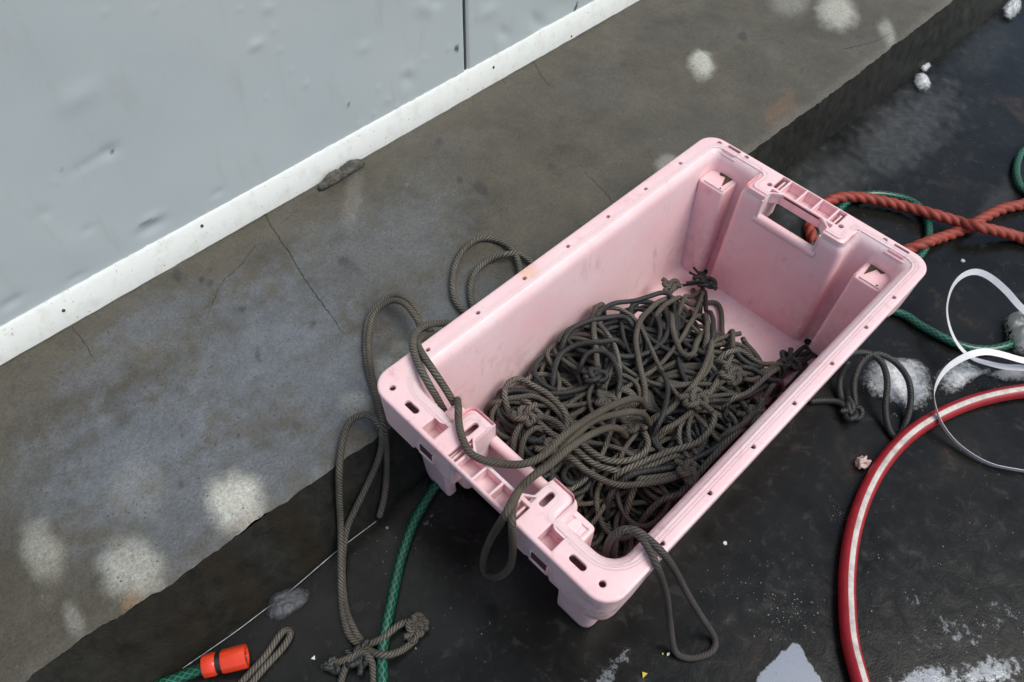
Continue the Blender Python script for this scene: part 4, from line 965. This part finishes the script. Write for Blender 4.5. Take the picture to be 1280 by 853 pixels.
mound('ice_clump', [(1072, 470), (1085, 452), (1110, 446), (1140, 448), (1160, 458), (1166, 480), (1166, 500), (1148, 518), (1120, 512), (1090, 500), (1075, 488)], 0, .013, ICE, 'white melting ice clump on the floor under the dark rope coil', 'ice', 1., GI, .6, 1.9)
mound('slush_patch', [(1162, 472), (1192, 446), (1225, 458), (1245, 464), (1215, 478), (1200, 492), (1178, 496)], 0, .007, ICE, 'scattered white slush on the floor inside the white strap loop', 'ice', 2., GI, .7, 1.2)
mound('slush_patch', [(1225, 470), (1250, 460), (1290, 462), (1290, 478), (1250, 480)], 0, .006, SLUSH, 'thin grey slush on the floor beneath the strap near the right edge', 'ice', 3., GI, .7, 1.2)
mound('ice_chunk', [(1254, 400), (1266, 395), (1290, 402), (1300, 430), (1290, 447), (1268, 444), (1258, 425)], 0, .045, mat_ice('milky_ice', (.66, .69, .62), 0., .15), 'rounded milky ice chunk on the green hose at the right edge', 'ice', 4., GI, .5)
mound('ice_chunk', [(1141, 95), (1153, 93), (1163, 104), (1162, 114), (1148, 117), (1140, 106)], 0, .014, ICE, 'small white ice chunk on the floor along the foot of the ledge', 'ice', 5., GI)
mound('ice_chunk', [(1147, 86), (1158, 79), (1164, 84), (1154, 93)], 0, .008, ICE, 'tiny ice crumb just behind the small ice chunk at the ledge foot', 'ice', 6., GI)
mound('ice_chunk', [(1248, 14), (1260, 2), (1274, 0), (1276, 15), (1264, 28), (1252, 25)], 0, .02, ICE, 'white ice chunk in the far top right corner of the floor', 'ice', 7., GI)
mound('ice_chunk', [(332, 762), (340, 745), (362, 735), (384, 736), (389, 748), (372, 766), (350, 778), (334, 774)], 0, .009, DARKICE, 'dark grey glassy ice lump on the floor by the ledge foot', 'ice', 8., GI, .35)
mound('mortar_lump', [(396, 236), (408, 227), (424, 217), (440, 208), (452, 202), (456, 206), (450, 212), (428, 226), (402, 240)], LZ, .022, mat_simple('mortar', (.135, .13, .11), .9, 90, .6, 1., .006), 'crumbly grey mortar lump stuck against the white skirting strip', 'mortar', 9.)
# crumpled scrap
mb = MB(); c0 = at(1078, 578, .008); bm = bmesh.new(); bmesh.ops.create_icosphere(bm, subdivisions=4, radius=1)
for v in bm.verts:
    p = v.co.copy(); k = .75 + .55 * noise.fractal(p * 1.5 + Vector((4, 2, 1)), 1.0, 2.1, 3); v.co = Vector((p.x * .017 * k, p.y * .012 * k, max(-.007, p.z * .012 * k)))
me = bpy.data.meshes.new('crumpled_scrap'); bm.to_mesh(me); bm.free()
for v in me.vertices: v.co += Vector(c0)
tag(link('crumpled_scrap', me, mat_simple('pinkish_scrap', (.62, .46, .42), .6, 120, .3, .3)), 'crumpled pale pink scrap lying beside the red hose', 'litter')
def chip_(px, py, s, mat, label, n=5):
    c = at(px, py, .001); mb = MB(); a0_ = RNG.uniform(0, 6); pts = [(c[0] + s * RNG.uniform(.6, 1.1) * math.cos(a0_ + k * 6.283 / n), c[1] + s * RNG.uniform(.5, 1.) * math.sin(a0_ + k * 6.283 / n)) for k in range(n)]
    mb.loft([[(*p, .0005) for p in pts], [(p[0], p[1], .0025 + RNG.uniform(0, .003)) for p in pts]])
    return tag(mb.build('litter_scrap', mat, None, False), label, 'litter')
YEL = mat_simple('yellow_scrap', (.7, .55, .08), .4); WHT = mat_simple('white_scrap', (.68, .69, .68), .5)
chip_(805, 844, .0065, YEL, 'tiny yellow scrap on the wet floor at the bottom edge', 3); chip_(392, 823, .004, WHT, 'small pointed white flake between the folded rope and the knot', 3)
chip_(835, 818, .0035, WHT, 'white crumb beside the tip of the corner rope bight'); chip_(828, 818, .0018, YEL, 'minute yellow crumb beside the tip of the corner rope bight')
chip_(484, 660, .0035, mat_simple('grey_flake', (.3, .31, .31), .4), 'grey flake on the floor below the near foot of the crate', 4); chip_(906, 680, .004, WHT, 'white flake on the open floor right of the crate'); chip_(1203, 327, .005, WHT, 'white flake on the floor below the crossing red rope')
# specks of salt and fish scale: uncountable
mb = MB(); 
for cx_, cy_, sx_, sy_, n_ in ((985, 765, 40, 34, 120), (1050, 640, 20, 16, 28), (930, 720, 60, 40, 60), (1200, 660, 70, 100, 50), (600, 780, 130, 60, 35), (480, 690, 30, 20, 20), (1100, 700, 30, 100, 25), (1230, 790, 40, 30, 60), (1190, 240, 90, 70, 45), (1215, 475, 40, 22, 80), (1120, 520, 40, 10, 30)):
    for k in range(n_):
        px, py = cx_ + RNG.normal(0, sx_ * .6), cy_ + RNG.normal(0, sy_ * .6)
        c = at(px, py, 0)
        if OX - .02 < c[0] < OX + .82 and OY - .02 < c[1] < OY + .47: continue
        if c[1] > .50: continue
        s = abs(RNG.normal(0, .0005)) + .0003; a = RNG.uniform(0, 6); pts = [(c[0] + s * math.cos(a + q * 1.57) * RNG.uniform(.5, 1.2), c[1] + s * math.sin(a + q * 1.57) * RNG.uniform(.5, 1.2)) for q in range(4)]
        mb.loft([[(*p, .0004) for p in pts], [(p[0], p[1], .0004 + s * .7) for p in pts]])
o = mb.build('salt_specks', mat_simple('pale_specks', (.25, .25, .24), .3), None, False); o['kind'] = 'stuff'; tag(o, 'pale specks of salt and scale scattered over the wet floor', 'specks')
for px, z in ((((300, 420, LZ)), 0),): pass
# cracks in the ledge: shallow dark fissures
CR = mat_simple('fissure', (.022, .02, .018), .9)
def crack(px, w):
    P = catmull([at(a, b, LZ) for a, b in px], .004); n = len(P); j = np.array([.0022 * fbm(p[0], p[1], 120, 4, 2.) for p in P]); T = np.gradient(P, axis=0); T /= np.linalg.norm(T, axis=1)[:, None]; Sd = np.cross(T, [0, 0, 1.]); P = P + Sd * j[:, None]
    V = []; F = []
    for k in range(n):
        ww = w * .75 * (.5 + .9 * abs(fbm(P[k][0], P[k][1], 200, 3, 6.))) * min(1, (n - k) / (n * .3)); z = ledge_top(P[k][0], P[k][1]) + .0007
        for s in (-1, 1): q = P[k] + Sd[k] * s * ww; V.append((q[0], q[1], z))
    for k in range(n - 1): F.append((2 * k, 2 * k + 1, 2 * k + 3, 2 * k + 2))
    return V, F
def ledge_top(x, y): return LZ + .0016 * fbm(x, y, 9, 3) + .008 * lime(x, y)
mb = MB()
for px, w in (([(329, 264), (345, 292), (365, 322), (383, 352), (402, 378), (418, 400), (430, 417), (448, 431)], .0011), ([(320, 306), (300, 332), (280, 352), (268, 375), (254, 412)], .0007), ([(90, 409), (108, 432), (120, 455)], .0007),
              ([(666, 76), (680, 100), (696, 114)], .0007), ([(730, 215), (760, 245), (772, 270)], .0006), ([(1055, 62), (1080, 56), (1100, 50), (1120, 40)], .0009), ([(350, 280), (362, 270), (372, 262)], .0005), ([(626, 97), (632, 104)], .0006)):
    mb.add(*crack(px, w))
ck = mb.build('ledge_cracks', CR, None, False); ck['kind'] = 'structure'
# thin pale tube added as the glint of water along the riser foot
mb = MB(); V = []
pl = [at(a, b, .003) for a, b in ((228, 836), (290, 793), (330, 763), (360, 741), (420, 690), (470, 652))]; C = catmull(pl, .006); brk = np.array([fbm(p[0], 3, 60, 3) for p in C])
link('glint_line', tube_mesh('glint_line', C, .0009, 6, rr=lambda s: .5 + .7 * np.interp(s, np.linspace(0, 1, len(brk)), np.abs(brk))), mat_simple('pale_glint', (.5, .52, .55), .2)); bpy.data.objects['glint_line']['kind'] = 'structure'
